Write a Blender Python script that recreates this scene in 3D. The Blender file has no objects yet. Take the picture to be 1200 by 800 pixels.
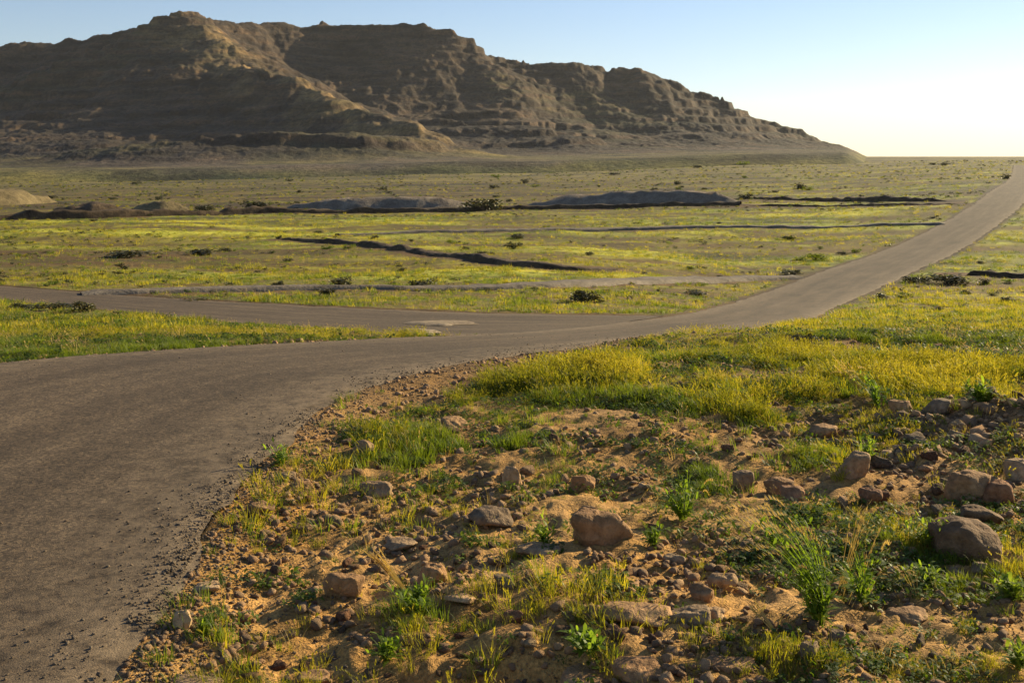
import bpy, math, random
import numpy as np
from mathutils import Vector
R_ = math.radians
scene = bpy.context.scene
random.seed(7)
rng = np.random.default_rng(11)

# ------------------------------------------------------------------ camera, sky, sun, exposure
CAM_H = 1.6
FPX = 1287.0; HROW = 186.0          # focal length in photo pixels, horizon row of the 1200x800 photo
cd = bpy.data.cameras.new('camera'); cam = bpy.data.objects.new('camera', cd)
scene.collection.objects.link(cam); scene.camera = cam
cam.location = (0, 0, CAM_H); cam.rotation_euler = (R_(90), 0, 0)
cd.sensor_width = 36; cd.lens = 36*FPX/1200; cd.shift_y = -(400-HROW)/1200
cd.clip_start = 0.1; cd.clip_end = 30000

SUN_AZ, SUN_EL = 52.0, 19.0         # degrees to the right of the view direction, above the horizon
w = bpy.data.worlds.new('World'); scene.world = w; w.use_nodes = True
nt = w.node_tree; bg = nt.nodes['Background']
sky = nt.nodes.new('ShaderNodeTexSky'); sky.sky_type = 'NISHITA'; sky.sun_disc = False
sky.sun_elevation = R_(SUN_EL); sky.sun_rotation = R_(SUN_AZ)
sky.air_density = 1.0; sky.dust_density = 0.1; sky.ozone_density = 1.8; sky.altitude = 300
tint = nt.nodes.new('ShaderNodeMix'); tint.data_type = 'RGBA'; tint.blend_type = 'MULTIPLY'; tint.inputs[0].default_value = 1; tint.inputs[7].default_value = (1.02, .985, 1.08, 1)
nt.links.new(sky.outputs[0], tint.inputs[6]); nt.links.new(tint.outputs[2], bg.inputs[0]); bg.inputs[1].default_value = 0.064
sd = bpy.data.lights.new('sun', 'SUN'); sun = bpy.data.objects.new('sun', sd)
scene.collection.objects.link(sun)
sd.energy = 5.0; sd.angle = R_(0.5); sd.color = (1.0, 0.82, 0.50)
sdir = Vector((math.sin(R_(SUN_AZ))*math.cos(R_(SUN_EL)), math.cos(R_(SUN_AZ))*math.cos(R_(SUN_EL)), math.sin(R_(SUN_EL))))
sun.rotation_euler = (-sdir).to_track_quat('-Z', 'Y').to_euler()
scene.view_settings.view_transform = 'Standard'; scene.view_settings.look = 'None'
scene.view_settings.exposure = 1.0; scene.view_settings.gamma = 1

# ------------------------------------------------------------------ noise
def _h(ix, iy, iz, seed):
    n = (ix.astype(np.int64)*374761393 + iy.astype(np.int64)*668265263 + iz.astype(np.int64)*1274126177 + seed*144665) & 0x7fffffff
    n = ((n ^ (n >> 13))*1274126177) & 0x7fffffff
    n = ((n ^ (n >> 15))*668265263) & 0x7fffffff
    return ((n ^ (n >> 14)) & 0xffff)/65535.0
def vn2(x, y, seed=0):
    ix, iy = np.floor(x), np.floor(y); fx, fy = x-ix, y-iy
    fx = fx*fx*fx*(fx*(fx*6-15)+10); fy = fy*fy*fy*(fy*(fy*6-15)+10); z = np.zeros_like(ix)
    a = _h(ix, iy, z, seed); b = _h(ix+1, iy, z, seed); c = _h(ix, iy+1, z, seed); d = _h(ix+1, iy+1, z, seed)
    return (a+(b-a)*fx)*(1-fy) + (c+(d-c)*fx)*fy
def fbm(x, y, oct=4, seed=0, gain=.5, ridged=False):
    x = np.asarray(x, float); y = np.asarray(y, float)
    s = np.zeros_like(x*y+0.); a = 1.; t = 0.
    for i in range(oct):
        n = vn2(x*2**i + i*17.3 + 1000, y*2**i + i*9.1 + 1000, seed+i)
        if ridged: n = 1-np.abs(2*n-1)
        s = s+a*n; t += a; a *= gain
    return s/t
def vn3(x, y, z, seed=0):
    ix, iy, iz = np.floor(x), np.floor(y), np.floor(z); fx, fy, fz = x-ix, y-iy, z-iz
    fx = fx*fx*(3-2*fx); fy = fy*fy*(3-2*fy); fz = fz*fz*(3-2*fz)
    def p(k):
        a = _h(ix, iy, iz+k, seed); b = _h(ix+1, iy, iz+k, seed); c = _h(ix, iy+1, iz+k, seed); d = _h(ix+1, iy+1, iz+k, seed)
        return (a+(b-a)*fx)*(1-fy) + (c+(d-c)*fx)*fy
    return p(0)*(1-fz)+p(1)*fz
def ss(x, a, b):
    t = np.clip((x-a)/(b-a), 0, 1); return t*t*(3-2*t)

# ------------------------------------------------------------------ terrain: how far the land lies below the eye
U = np.array([0,3,7,9,12,16,20,27,33,45,62,85,110,200,330,600,1000,2000,8000.])
L_ = np.array([1.6,1.6,1.6,1.66,1.98,2.5,2.95,3.5,3.82,4.4,4.9,5.2,5.5,6.0,6.15,5.6,4.2,2,-12.])
M_ = np.array([1.6,1.6,1.6,1.66,1.97,2.48,2.95,3.75,4.4,5.1,5.3,5.2,4.9,4.5,3.4,1.5,-1.0,-3,-12.])
K_ = np.array([1.6,1.6,1.6,1.66,1.98,2.5,2.95,3.5,3.82,4.4,4.9,5.2,5.6,6.6,8.2,10.8,10.5,6,-12.])
Q_ = np.array([1.6,1.6,1.6,1.66,1.97,2.48,2.95,3.75,4.4,5.1,5.2,4.5,3.76,2.6,1.6,0.3,-1.5,-3,-12.])
LG = np.linspace(np.log(3), np.log(8003), 900)
def _tab(P):
    v = np.interp(LG, np.log(U+3), P); k = np.exp(-.5*(np.arange(-30, 31)/9.)**2); k /= k.sum()
    return np.convolve(np.pad(v, 30, 'edge'), k, 'valid')
TL, TM, TR, TK = _tab(L_), _tab(M_), _tab(Q_), _tab(K_)
def base(X, Y):
    X = np.asarray(X, float); Y = np.asarray(Y, float)
    u = np.maximum(Y, .5*np.hypot(X, Y)); k = np.log(u+3); a = X/np.maximum(u, .1)
    s1 = ss(a, 0, .25); s2 = ss(a, .25, .45)
    l, m, r, q = [np.interp(k, LG, T) for T in (TL, TM, TR, TK)]
    s0 = 1-ss(a, -.42, .02); l = l*(1-s0)+q*s0
    return CAM_H - ((l*(1-s1)+m*s1)*(1-s2)+r*s2)
_ys = np.exp(np.linspace(np.log(2), np.log(3000), 5000))
def at(px, row):
    """where the sight line through a photo pixel meets the land"""
    xs = (px-600)/FPX*_ys
    rows = HROW+FPX*(CAM_H-base(xs, _ys))/_ys
    i = int(np.argmax(rows <= row)); return float(xs[i]), float(_ys[i])

# ------------------------------------------------------------------ roads: paired edge points in metres
def catmull(P, n):
    P = np.asarray(P, float); out = []
    for i in range(len(P)-1):
        p0 = P[max(i-1, 0)]; p1 = P[i]; p2 = P[i+1]; p3 = P[min(i+2, len(P)-1)]
        for t in np.linspace(0, 1, n, endpoint=False):
            out.append(.5*((2*p1)+(-p0+p2)*t+(2*p0-5*p1+4*p2-p3)*t*t+(-p0+3*p1-3*p2+p3)*t**3))
    out.append(P[-1]); return np.array(out)
RR = [(-1.15,-12),(-1.2,-4),(-1.2,0),(-1.2,3.4),(-1.3,5.4),(-1.12,7.5),(-.4,9.0),(.7,10.9),(1.6,12.5),(3.2,15.4),(6.0,22),(10.2,33.6),(16.7,47.1),(23.8,59.3),(33.9,76.9),(45.1,97.2),(56.2,118.8),(82.5,169.5),(145,297)]
RL = [(-5.1,-12),(-5.2,-4),(-5.2,0),(-5.2,3.4),(-5.0,6.4),(-4.35,8.8),(-3.3,10.4),(-1.6,12.4),(-.2,14.3),(1.2,17.3),(3.7,23.5),(7.6,35.5),(13.3,48.5),(20.5,61.2),(30.5,78.6),(41.6,99),(52.3,120.3),(77.6,171),(136.5,299)]
SU = [(-60,62),(-30,42.5),(-15.4,33.1),(-11,29.7),(-6,26.2),(-2.8,24.0),(.3,22.4),(3.2,22.6)]
SL = [(-57,55),(-26,36.2),(-12.8,27.4),(-8.6,23.6),(-4.9,19.2),(-2.7,16.4),(-1.2,14.2),(.2,14.4)]
def poly(a, b, n=5): return np.vstack([catmull(a, n), catmull(b, n)[::-1]])
PM, PS = poly(RR, RL), poly(SU, SL)
def sdf(P, X, Y):
    """signed distance to a closed outline, negative inside"""
    X = np.asarray(X, float).ravel(); Y = np.asarray(Y, float).ravel()
    d = np.full(X.shape, 1e9); ins = np.zeros(X.shape, bool)
    for (x0, y0), (x1, y1) in zip(P, np.roll(P, -1, 0)):
        ex, ey = x1-x0, y1-y0; L2 = ex*ex+ey*ey+1e-12
        t = np.clip(((X-x0)*ex+(Y-y0)*ey)/L2, 0, 1)
        d = np.minimum(d, (X-x0-t*ex)**2+(Y-y0-t*ey)**2)
        if y0 != y1:
            c = ((y0 > Y) != (y1 > Y)) & (X < ex*(Y-y0)/(y1-y0)+x0); ins ^= c
    d = np.sqrt(d); return np.where(ins, -d, d)
def road_d(X, Y): return np.minimum(sdf(PM, X, Y), sdf(PS, X, Y))

# ------------------------------------------------------------------ lines kept free of grass: tracks and banks (photo points, half width in metres)
LINES = [([(95,345),(250,341),(400,337.5),(520,335.5),(640,333),(760,330.5),(870,328),(935,326)], .75),
 ([(395,276),(560,272),(700,269),(860,267),(1000,265.5),(1108,263)], .8), ([(330,283),(400,288),(470,295),(540,304),(600,311),(660,316),(722,318)], .9),
 ([(-120,262),(0,258),(90,256.5),(190,254),(300,251),(400,249),(520,247.5),(640,245),(760,243),(868,241.5),(970,241),(1060,240),(1125,239)], 2.0),
 ([(1132,322),(1160,323.5),(1200,325.5),(1300,330)], 1.1), ([(860,233),(960,234.5),(1060,235.5),(1112,236)], 1.5)]
CLEAR = [(np.array([at(*p) for p in L]), hw) for L, hw in LINES]
def line_d(X, Y):
    d = np.full(np.shape(X), 1e9)
    for P, hw in CLEAR:
        for a, b in zip(P[:-1], P[1:]):
            e = b-a; t = np.clip(((X-a[0])*e[0]+(Y-a[1])*e[1])/(e@e), 0, 1)
            d = np.minimum(d, np.hypot(X-a[0]-t*e[0], Y-a[1]-t*e[1])-hw)
    return d
# ------------------------------------------------------------------ near ground: humps, hollows, grass cover
def blob(X, Y, px, row, rx, ry):
    cx, cy = at(px, row); return np.exp(-(((X-cx)/rx)**2+((Y-cy)/ry)**2))
def relief(X, Y, d=None):
    """z added to base()"""
    if d is None: d = road_d(X, Y).reshape(np.shape(X))
    off = ss(d, -.02, .5)
    nearw = 1/(1+(np.hypot(X, Y)/25)**2)
    z = (fbm(X*1.1, Y*1.1, 4, 3)-.5)*.10*off
    z = z+(fbm(X*6, Y*6, 4, 9, .6)-.5)*.085*off*nearw
    z = z+(fbm(X*.12, Y*.12, 3, 21)-.5)*.45*ss(d, 1, 8)*ss(np.hypot(X, Y), 9, 40)
    # stony bank on the right, its steep side towards the camera
    cx, cy = at(1190, 528)
    bx = ss(X+.5*(fbm(X*2, Y*2, 3, 35)-.5), 1.95, 3.1); by = ss(Y, cy-.55, cy-.05)*(1-ss(Y, cy+.35, cy+1.7))
    z = z+bx*by*(.17+.18*(fbm(X*3, Y*3, 3, 31)-.5))
    z = z+.05*blob(X, Y, 700, 432, 1.1, .6)+.09*blob(X, Y, 930, 400, 2.2, .8)+.08*blob(X, Y, 1055, 452, 1.1, .5)
    z = z-.17*blob(X, Y, 575, 794, .26, .09)-.05*blob(X, Y, 640, 790, .2, .10)
    # shoulder falls away a little beside the asphalt
    z = z-.05*ss(d, 0, .35)*(1-ss(d, .5, 1.6))*ss(-Y, -14, -8)
    z = z-.06*(1-ss(d, -.16, -.02))-.0006*np.hypot(X, Y)*(1-ss(d, -.3, 0))
    return z
def ground_z(X, Y): return base(X, Y)+relief(np.asarray(X, float), np.asarray(Y, float))

def cover(X, Y, d):
    """grass density 0..1"""
    r = np.hypot(X, Y)
    n = fbm(X*.9, Y*.9, 4, 41)*.75+fbm(X*3.2, Y*3.2, 2, 47)*.25
    g = np.interp(Y, [3, 5.2, 6.2, 7.2, 8.4, 12, 400], [.08, .18, .55, .88, 1.0, 1.0, .85])
    g = g*ss(n, .62-.42*g, .78-.42*g)
    right = X > -1.4
    edge = np.where(right & (Y < 9), ss(d, .25, 1.0), ss(d, .05, .5))
    g = g*edge
    for px, row, rx, ry, a in ((480,705,.14,.12,.4),(800,560,.5,.7,.7),(620,560,.5,.4,.35),(960,650,.30,.35,.9),(1080,620,.3,.3,.8),(1085,690,.28,.10,.8),
        (1000,780,.3,.08,.6),(1110,790,.3,.09,.8),(280,792,.16,.05,.45),(240,722,.06,.06,.9),(1190,700,.12,.1,.8),(650,690,.2,.1,.3),(700,690,.2,.12,.5),
        (520,735,.2,.07,.2),(640,615,.12,.2,.7),(430,500,.2,.4,.5),(930,520,.5,.5,.5)):
        g = g+.75*a*blob(X, Y, px, row, rx*.8, ry*.8)*ss(n, .40, .6)
    g = np.maximum(g, .035*(Y < 8))
    for px, row, rx, ry, a in ((790,668,.45,.25,.9),(870,715,.5,.12,.9),(1120,505,.85,.5,.96),(1090,560,.7,.35,.9),(940,575,.35,.2,.7),(330,700,.4,.5,.8),(700,640,.15,.1,.5),(1100,720,.35,.12,.9),(620,760,.3,.12,.7)):
        g = g*(1-a*blob(X, Y, px, row, rx, ry))
    # bare brown ground further out
    for px, row, rx, ry, a in ((150,300,16,7,.8),(60,310,8,6,.6),(860,345,3,2,.5),(330,300,8,5,.4)):
        g = g*(1-a*blob(X, Y, px, row, rx, ry))
    g = g*np.where(r > 16, .45+.55*ss(fbm(X*.10, Y*.16, 4, 61), .34, .60), 1)
    bd = fbm(X/26+.25*fbm(X/9, Y/9, 2, 65), Y/3.2-X/40, 3, 67)
    g = g*(1-ss(r, 16, 30)*(1-ss(bd, .31, .44))*.65)
    g = g*np.where((r > 6) & (r < 16), .25+.75*ss(fbm(X*1.7+9, Y*1.7, 3, 53), .36, .50), 1)
    g = g*(1-ss(r, 95, 150)*(.25+.4*(1-ss(X/np.maximum(r, 1), .05, .3))))
    g = np.where(d < 0.03, 0, g)
    if CLEAR is not None and np.size(X) > 1:
        m = (r > 18) & (r < 140) & (g > 0); dd = np.full(np.shape(X), 9.); 
        if m.any(): dd[m] = line_d(X[m], Y[m])
        g = g*ss(dd, 0, .5)
    return np.clip(g, 0, 1)
def greenness(X, Y):
    """0 dry yellow .. 1 fresh green"""
    n = ss(fbm(X*.5+3, Y*.5, 4, 71), .40, .62)
    f = ss(fbm(X*.05, Y*.11, 3, 77), .38, .62)
    k = ss(np.hypot(X, Y), 10, 30)
    g = (.30+.70*n)*(1-k)+(.22+.25*n+.40*f)*k
    for px, row, rx, ry, a in ((800,555,.6,.8,.8),(960,650,.4,.5,.9),(1085,680,.4,.3,.8),(640,470,.5,.6,.5),(480,705,.2,.2,.5)):
        g = g+a*blob(X, Y, px, row, rx, ry)
    for px, row, rx, ry, a in ((700,432,1.2,1.0,.35),(930,392,2.2,1.5,.85),(1050,445,1.4,.7,.8)):
        g = g*(1-a*blob(X, Y, px, row, rx, ry))
    return np.clip(g, 0, 1)

# ------------------------------------------------------------------ material helpers
def mat(name, rough=.9):
    m = bpy.data.materials.new(name); m.use_nodes = True
    p = m.node_tree.nodes['Principled BSDF']; p.inputs['Roughness'].default_value = rough
    p.inputs['Specular IOR Level'].default_value = .25
    return m, m.node_tree, p
def N(nt, t, **k):
    n = nt.nodes.new(t)
    for a, b in k.items(): setattr(n, a, b)
    return n
def noise(nt, scale, detail=4, rough=.55, vec=None, dim=None, lac=2.):
    n = N(nt, 'ShaderNodeTexNoise'); n.inputs['Scale'].default_value = scale; n.inputs['Detail'].default_value = detail
    n.inputs['Roughness'].default_value = rough
    if vec is not None: nt.links.new(vec, n.inputs['Vector'])
    return n
def ramp(nt, fac, stops):
    r = N(nt, 'ShaderNodeValToRGB'); e = r.color_ramp.elements
    while len(e) < len(stops): e.new(.5)
    for el, (p, c) in zip(e, stops): el.position = p; el.color = (*c, 1) if len(c) == 3 else c
    nt.links.new(fac, r.inputs[0]); return r
def mixc(nt, fac, a, b, mode='MIX'):
    m = N(nt, 'ShaderNodeMix', data_type='RGBA', blend_type=mode)
    for s, v in ((m.inputs[0], fac), (m.inputs[6], a), (m.inputs[7], b)):
        if hasattr(v, 'links'): nt.links.new(v, s)
        elif isinstance(v, (int, float)): s.default_value = v
        else: s.default_value = (*v, 1)
    return m.outputs[2]
def math_(nt, op, a, b=0.):
    m = N(nt, 'ShaderNodeMath', operation=op)
    for s, v in ((m.inputs[0], a), (m.inputs[1], b)):
        if hasattr(v, 'links'): nt.links.new(v, s)
        else: s.default_value = v
    return m.outputs[0]
def bump(nt, h, dist, strength=1., normal=None):
    b = N(nt, 'ShaderNodeBump'); b.inputs['Distance'].default_value = dist; b.inputs['Strength'].default_value = strength
    nt.links.new(h, b.inputs['Height'])
    if normal is not None: nt.links.new(normal, b.inputs['Normal'])
    return b.outputs[0]
def pos(nt, sc=None):
    g = N(nt, 'ShaderNodeNewGeometry')
    if sc is None: return g.outputs['Position']
    v = N(nt, 'ShaderNodeVectorMath', operation='MULTIPLY'); nt.links.new(g.outputs['Position'], v.inputs[0]); v.inputs[1].default_value = sc
    return v.outputs[0]

def ground_material():
    m, t, p = mat('soil_and_turf', .95)
    a = N(t, 'ShaderNodeAttribute', attribute_name='col')
    P = pos(t)
    n1 = noise(t, 2.2, 6, .65, P); n2 = noise(t, 14, 5, .7, P); n3 = noise(t, 90, 3, .6, P)
    c = mixc(t, 1, a.outputs['Color'], ramp(t, n1.outputs[0], [(.3, (.62,.60,.58)), (.5, (1,1,1)), (.72, (1.35,1.3,1.2))]).outputs[0], 'MULTIPLY')
    c = mixc(t, 1, c, ramp(t, n2.outputs[0], [(.3, (.55,.52,.50)), (.5, (1,1,1)), (.7, (1.4,1.38,1.3))]).outputs[0], 'MULTIPLY')
    c = mixc(t, .6, c, ramp(t, n3.outputs[0], [(.35, (.5,.5,.5)), (.5, (1,1,1)), (.66, (1.5,1.5,1.5))]).outputs[0], 'MULTIPLY')
    t.links.new(c, p.inputs['Base Color'])
    b = bump(t, n2.outputs[0], .03, .9); b = bump(t, n3.outputs[0], .006, .9, b)
    t.links.new(b, p.inputs['Normal']); return m

def asphalt_material():
    m, t, p = mat('worn_asphalt', .93)
    P = pos(t)
    uv = N(t, 'ShaderNodeAttribute', attribute_name='rd')      # (along, across)
    sv = N(t, 'ShaderNodeVectorMath', operation='MULTIPLY'); t.links.new(uv.outputs['Vector'], sv.inputs[0]); sv.inputs[1].default_value = (.12, 1.6, 1)
    streak = noise(t, 1.5, 5, .6, sv.outputs[0]); big = noise(t, .55, 4, .6, P); agg = noise(t, 160, 2, .6, P); mid = noise(t, 9, 5, .7, P)
    vor = N(t, 'ShaderNodeTexVoronoi'); vor.inputs['Scale'].default_value = 80; t.links.new(P, vor.inputs['Vector'])
    c = ramp(t, streak.outputs[0], [(.30, (.040,.029,.019)), (.5, (.072,.053,.035)), (.68, (.125,.093,.061))]).outputs[0]
    c = mixc(t, .38, c, ramp(t, big.outputs[0], [(.3, (.054,.038,.024)), (.7, (.128,.091,.057))]).outputs[0])
    c = mixc(t, 1, c, ramp(t, mid.outputs[0], [(.3, (.72,.71,.70)), (.5, (1,1,1)), (.7, (1.28,1.27,1.25))]).outputs[0], 'MULTIPLY')
    c = mixc(t, 1, c, ramp(t, vor.outputs['Color'], [(.1, (.5,.49,.48)), (.5, (1,.98,.95)), (.9, (1.8,1.7,1.5))]).outputs[0], 'MULTIPLY')
    # dust and sand along the edges
    e = N(t, 'ShaderNodeAttribute', attribute_name='edge')
    ef = math_(t, 'MULTIPLY', e.outputs['Fac'], ramp(t, mid.outputs[0], [(.35, (0,0,0)), (.6, (1,1,1))]).outputs[0])
    c = mixc(t, math_(t, 'MULTIPLY', ef, .6), c, (.27,.20,.125))
    t.links.new(c, p.inputs['Base Color'])
    b = bump(t, mid.outputs[0], .008, .35); b = bump(t, agg.outputs[0], .004, .8, b)
    t.links.new(b, p.inputs['Normal']); return m

def rock_material(name, c1, c2, c3, scale=6., rnd=True):
    m, t, p = mat(name, .88)
    tc = N(t, 'ShaderNodeTexCoord'); P = tc.outputs['Object']
    n1 = noise(t, scale, 6, .65, P); n2 = noise(t, scale*7, 4, .7, P); n3 = noise(t, scale*2.3, 3, .5, P)
    c = ramp(t, n1.outputs[0], [(.32, c1), (.52, c2), (.72, c3)]).outputs[0]
    c = mixc(t, 1, c, ramp(t, n2.outputs[0], [(.3, (.7,.7,.7)), (.5, (1,1,1)), (.72, (1.25,1.25,1.25))]).outputs[0], 'MULTIPLY')
    if rnd:
        oi = N(t, 'ShaderNodeObjectInfo')
        c = mixc(t, 1, c, ramp(t, oi.outputs['Random'], [(0, (.55,.52,.52)), (.35, (.95,.9,.85)), (.7, (1.1,.95,.8)), (1, (1.35,1.3,1.2))]).outputs[0], 'MULTIPLY')
    t.links.new(c, p.inputs['Base Color'])
    b = bump(t, n1.outputs[0], .25/scale, .8); b = bump(t, n2.outputs[0], .05/scale, .9, b)
    t.links.new(b, p.inputs['Normal']); return m

def leaf_material(name, ramp_stops, trans=.5, rnd_mul=((.0, (.6,.6,.6)), (.5, (1,1,1)), (1, (1.35,1.3,1.1)))):
    m = bpy.data.materials.new(name); m.use_nodes = True; t = m.node_tree
    for n in list(t.nodes): t.nodes.remove(n)
    out = N(t, 'ShaderNodeOutputMaterial'); oi = N(t, 'ShaderNodeObjectInfo')
    P = pos(t); n1 = noise(t, .7, 4, .6, P); n2 = noise(t, 26, 2, .5, P)
    f = math_(t, 'ADD', math_(t, 'MULTIPLY', n1.outputs[0], .65), math_(t, 'MULTIPLY', n2.outputs[0], .35))
    c = ramp(t, f, ramp_stops).outputs[0]
    c = mixc(t, 1, c, ramp(t, oi.outputs['Random'], list(rnd_mul)).outputs[0], 'MULTIPLY')
    d = N(t, 'ShaderNodeBsdfPrincipled'); d.inputs['Roughness'].default_value = .55; d.inputs['Specular IOR Level'].default_value = .3
    tr = N(t, 'ShaderNodeBsdfTranslucent'); mx = N(t, 'ShaderNodeMixShader'); mx.inputs[0].default_value = trans
    t.links.new(c, d.inputs['Base Color']); t.links.new(mixc(t, 1, c, (1.7,1.55,.75), 'MULTIPLY'), tr.inputs[0])
    t.links.new(d.outputs[0], mx.inputs[1]); t.links.new(tr.outputs[0], mx.inputs[2]); t.links.new(mx.outputs[0], out.inputs[0]); return m

def mountain_material():
    m, t, p = mat('layered_hill_rock', .95)
    a = N(t, 'ShaderNodeAttribute', attribute_name='col'); P = pos(t)
    ps = pos(t, (1, 1, 7))
    band = noise(t, .018, 5, .6, ps); n1 = noise(t, .05, 6, .7, P); n2 = noise(t, .35, 5, .7, P)
    c = mixc(t, 1, a.outputs['Color'], ramp(t, band.outputs[0], [(.38, (.50,.46,.44)), (.5, (1,1,1)), (.62, (1.5,1.36,1.2))]).outputs[0], 'MULTIPLY')
    c = mixc(t, 1, c, ramp(t, n1.outputs[0], [(.34, (.6,.6,.62)), (.5, (1,1,1)), (.66, (1.35,1.3,1.2))]).outputs[0], 'MULTIPLY')
    c = mixc(t, 1, c, ramp(t, n2.outputs[0], [(.36, (.6,.6,.58)), (.5, (1,1,1)), (.64, (1.35,1.35,1.3))]).outputs[0], 'MULTIPLY')
    t.links.new(c, p.inputs['Base Color'])
    b = bump(t, n1.outputs[0], 3, .5); b = bump(t, n2.outputs[0], 1.4, .8, b)
    t.links.new(b, p.inputs['Normal']); return m

MG = ground_material(); MA = asphalt_material(); MM = mountain_material()
M_rock = rock_material('brown_stone', (.15,.088,.042), (.28,.172,.085), (.43,.285,.15))
M_grey = rock_material('grey_stone', (.16,.110,.065), (.28,.20,.12), (.42,.31,.19))
M_tan = rock_material('tan_stone', (.24,.16,.09), (.38,.27,.155), (.50,.38,.24))
M_red = rock_material('reddish_stone', (.13,.065,.035), (.24,.13,.07), (.34,.20,.12))
M_gravel = rock_material('gravel_stone', (.22,.135,.075), (.38,.25,.14), (.54,.39,.24), 30)
M_chip = rock_material('roadside_chippings', (.10,.080,.060), (.19,.155,.115), (.34,.28,.21), 40)
M_bank = rock_material('dark_earth', (.040,.026,.014), (.080,.053,.028), (.15,.10,.052), 1.2, False)
M_gbank = rock_material('grey_gravel_heap', (.135,.105,.075), (.19,.152,.11), (.26,.215,.155), .8, False)
M_tbank = rock_material('tan_earth_heap', (.10,.075,.035), (.17,.13,.06), (.25,.19,.09), .8, False)
M_conc = rock_material('track_concrete', (.12,.097,.070), (.17,.138,.10), (.23,.19,.14), 1.5, False)
M_sand = rock_material('pale_sand', (.17,.125,.08), (.25,.19,.12), (.34,.27,.18), 3, False)
M_ygrass = leaf_material('yellow_green_grass', [(.35, (.12,.145,.014)), (.5, (.225,.215,.018)), (.65, (.38,.33,.05))], .55)
M_ggrass = leaf_material('fresh_green_grass', [(.35, (.055,.095,.010)), (.5, (.105,.150,.015)), (.65, (.17,.20,.022))], .5)
M_dry = leaf_material('dry_straw', [(.35, (.30,.22,.09)), (.5, (.40,.30,.13)), (.65, (.52,.41,.20))], .35)
M_weed = leaf_material('leafy_weed', [(.35, (.045,.085,.010)), (.5, (.085,.135,.014)), (.65, (.14,.18,.022))], .5)
M_bright = leaf_material('bright_weed', [(.35, (.085,.15,.016)), (.5, (.14,.22,.025)), (.65, (.24,.30,.045))], .6, ((0, (.9,.9,.9)), (1, (1.1,1.1,1.1))))
M_bush = leaf_material('dark_scrub', [(.35, (.030,.032,.009)), (.5, (.055,.055,.016)), (.65, (.095,.085,.025))], .2)
M_stem = leaf_material('woody_stem', [(.35, (.10,.07,.04)), (.65, (.18,.13,.08))], .0)
M_fol = leaf_material('yellow_flowers', [(.35, (.55,.42,.02)), (.65, (.75,.60,.05))], .3)

# ------------------------------------------------------------------ mesh helpers
def link(name, me, mats, parent=None, smooth=True):
    o = bpy.data.objects.new(name, me)
    for m in (mats if isinstance(mats, (list, tuple)) else [mats]):
        if m.name not in [x.name for x in me.materials if x]: me.materials.append(m)
    scene.collection.objects.link(o)
    if parent: o.parent = parent
    if smooth: me.polygons.foreach_set('use_smooth', [True]*len(me.polygons))
    return o
def mesh_np(name, V, Fq):
    V = np.asarray(V, np.float32); Fq = np.asarray(Fq, np.int32); me = bpy.data.meshes.new(name)
    k = Fq.shape[1]
    me.vertices.add(len(V)); me.vertices.foreach_set('co', V.ravel())
    me.loops.add(Fq.size); me.loops.foreach_set('vertex_index', Fq.ravel())
    me.polygons.add(len(Fq)); me.polygons.foreach_set('loop_start', np.arange(0, Fq.size, k, dtype=np.int32))
    me.update(calc_edges=True); me.validate(); return me
def grid_faces(nr, nc):
    i = np.arange(nr-1)[:, None]*nc+np.arange(nc-1)[None]; i = i.ravel()
    return np.stack([i, i+1, i+nc+1, i+nc], 1)
def setcol(me, name, C):
    a = me.attributes.new(name, 'FLOAT_COLOR', 'POINT'); C4 = np.ones((len(C), 4), np.float32); C4[:, :3] = C
    a.data.foreach_set('color', C4.ravel())
def tag(o, label=None, cat=None, group=None, kind=None):
    if label: o['label'] = label
    if cat: o['category'] = cat
    if group: o['group'] = group
    if kind: o['kind'] = kind
    return o

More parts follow.
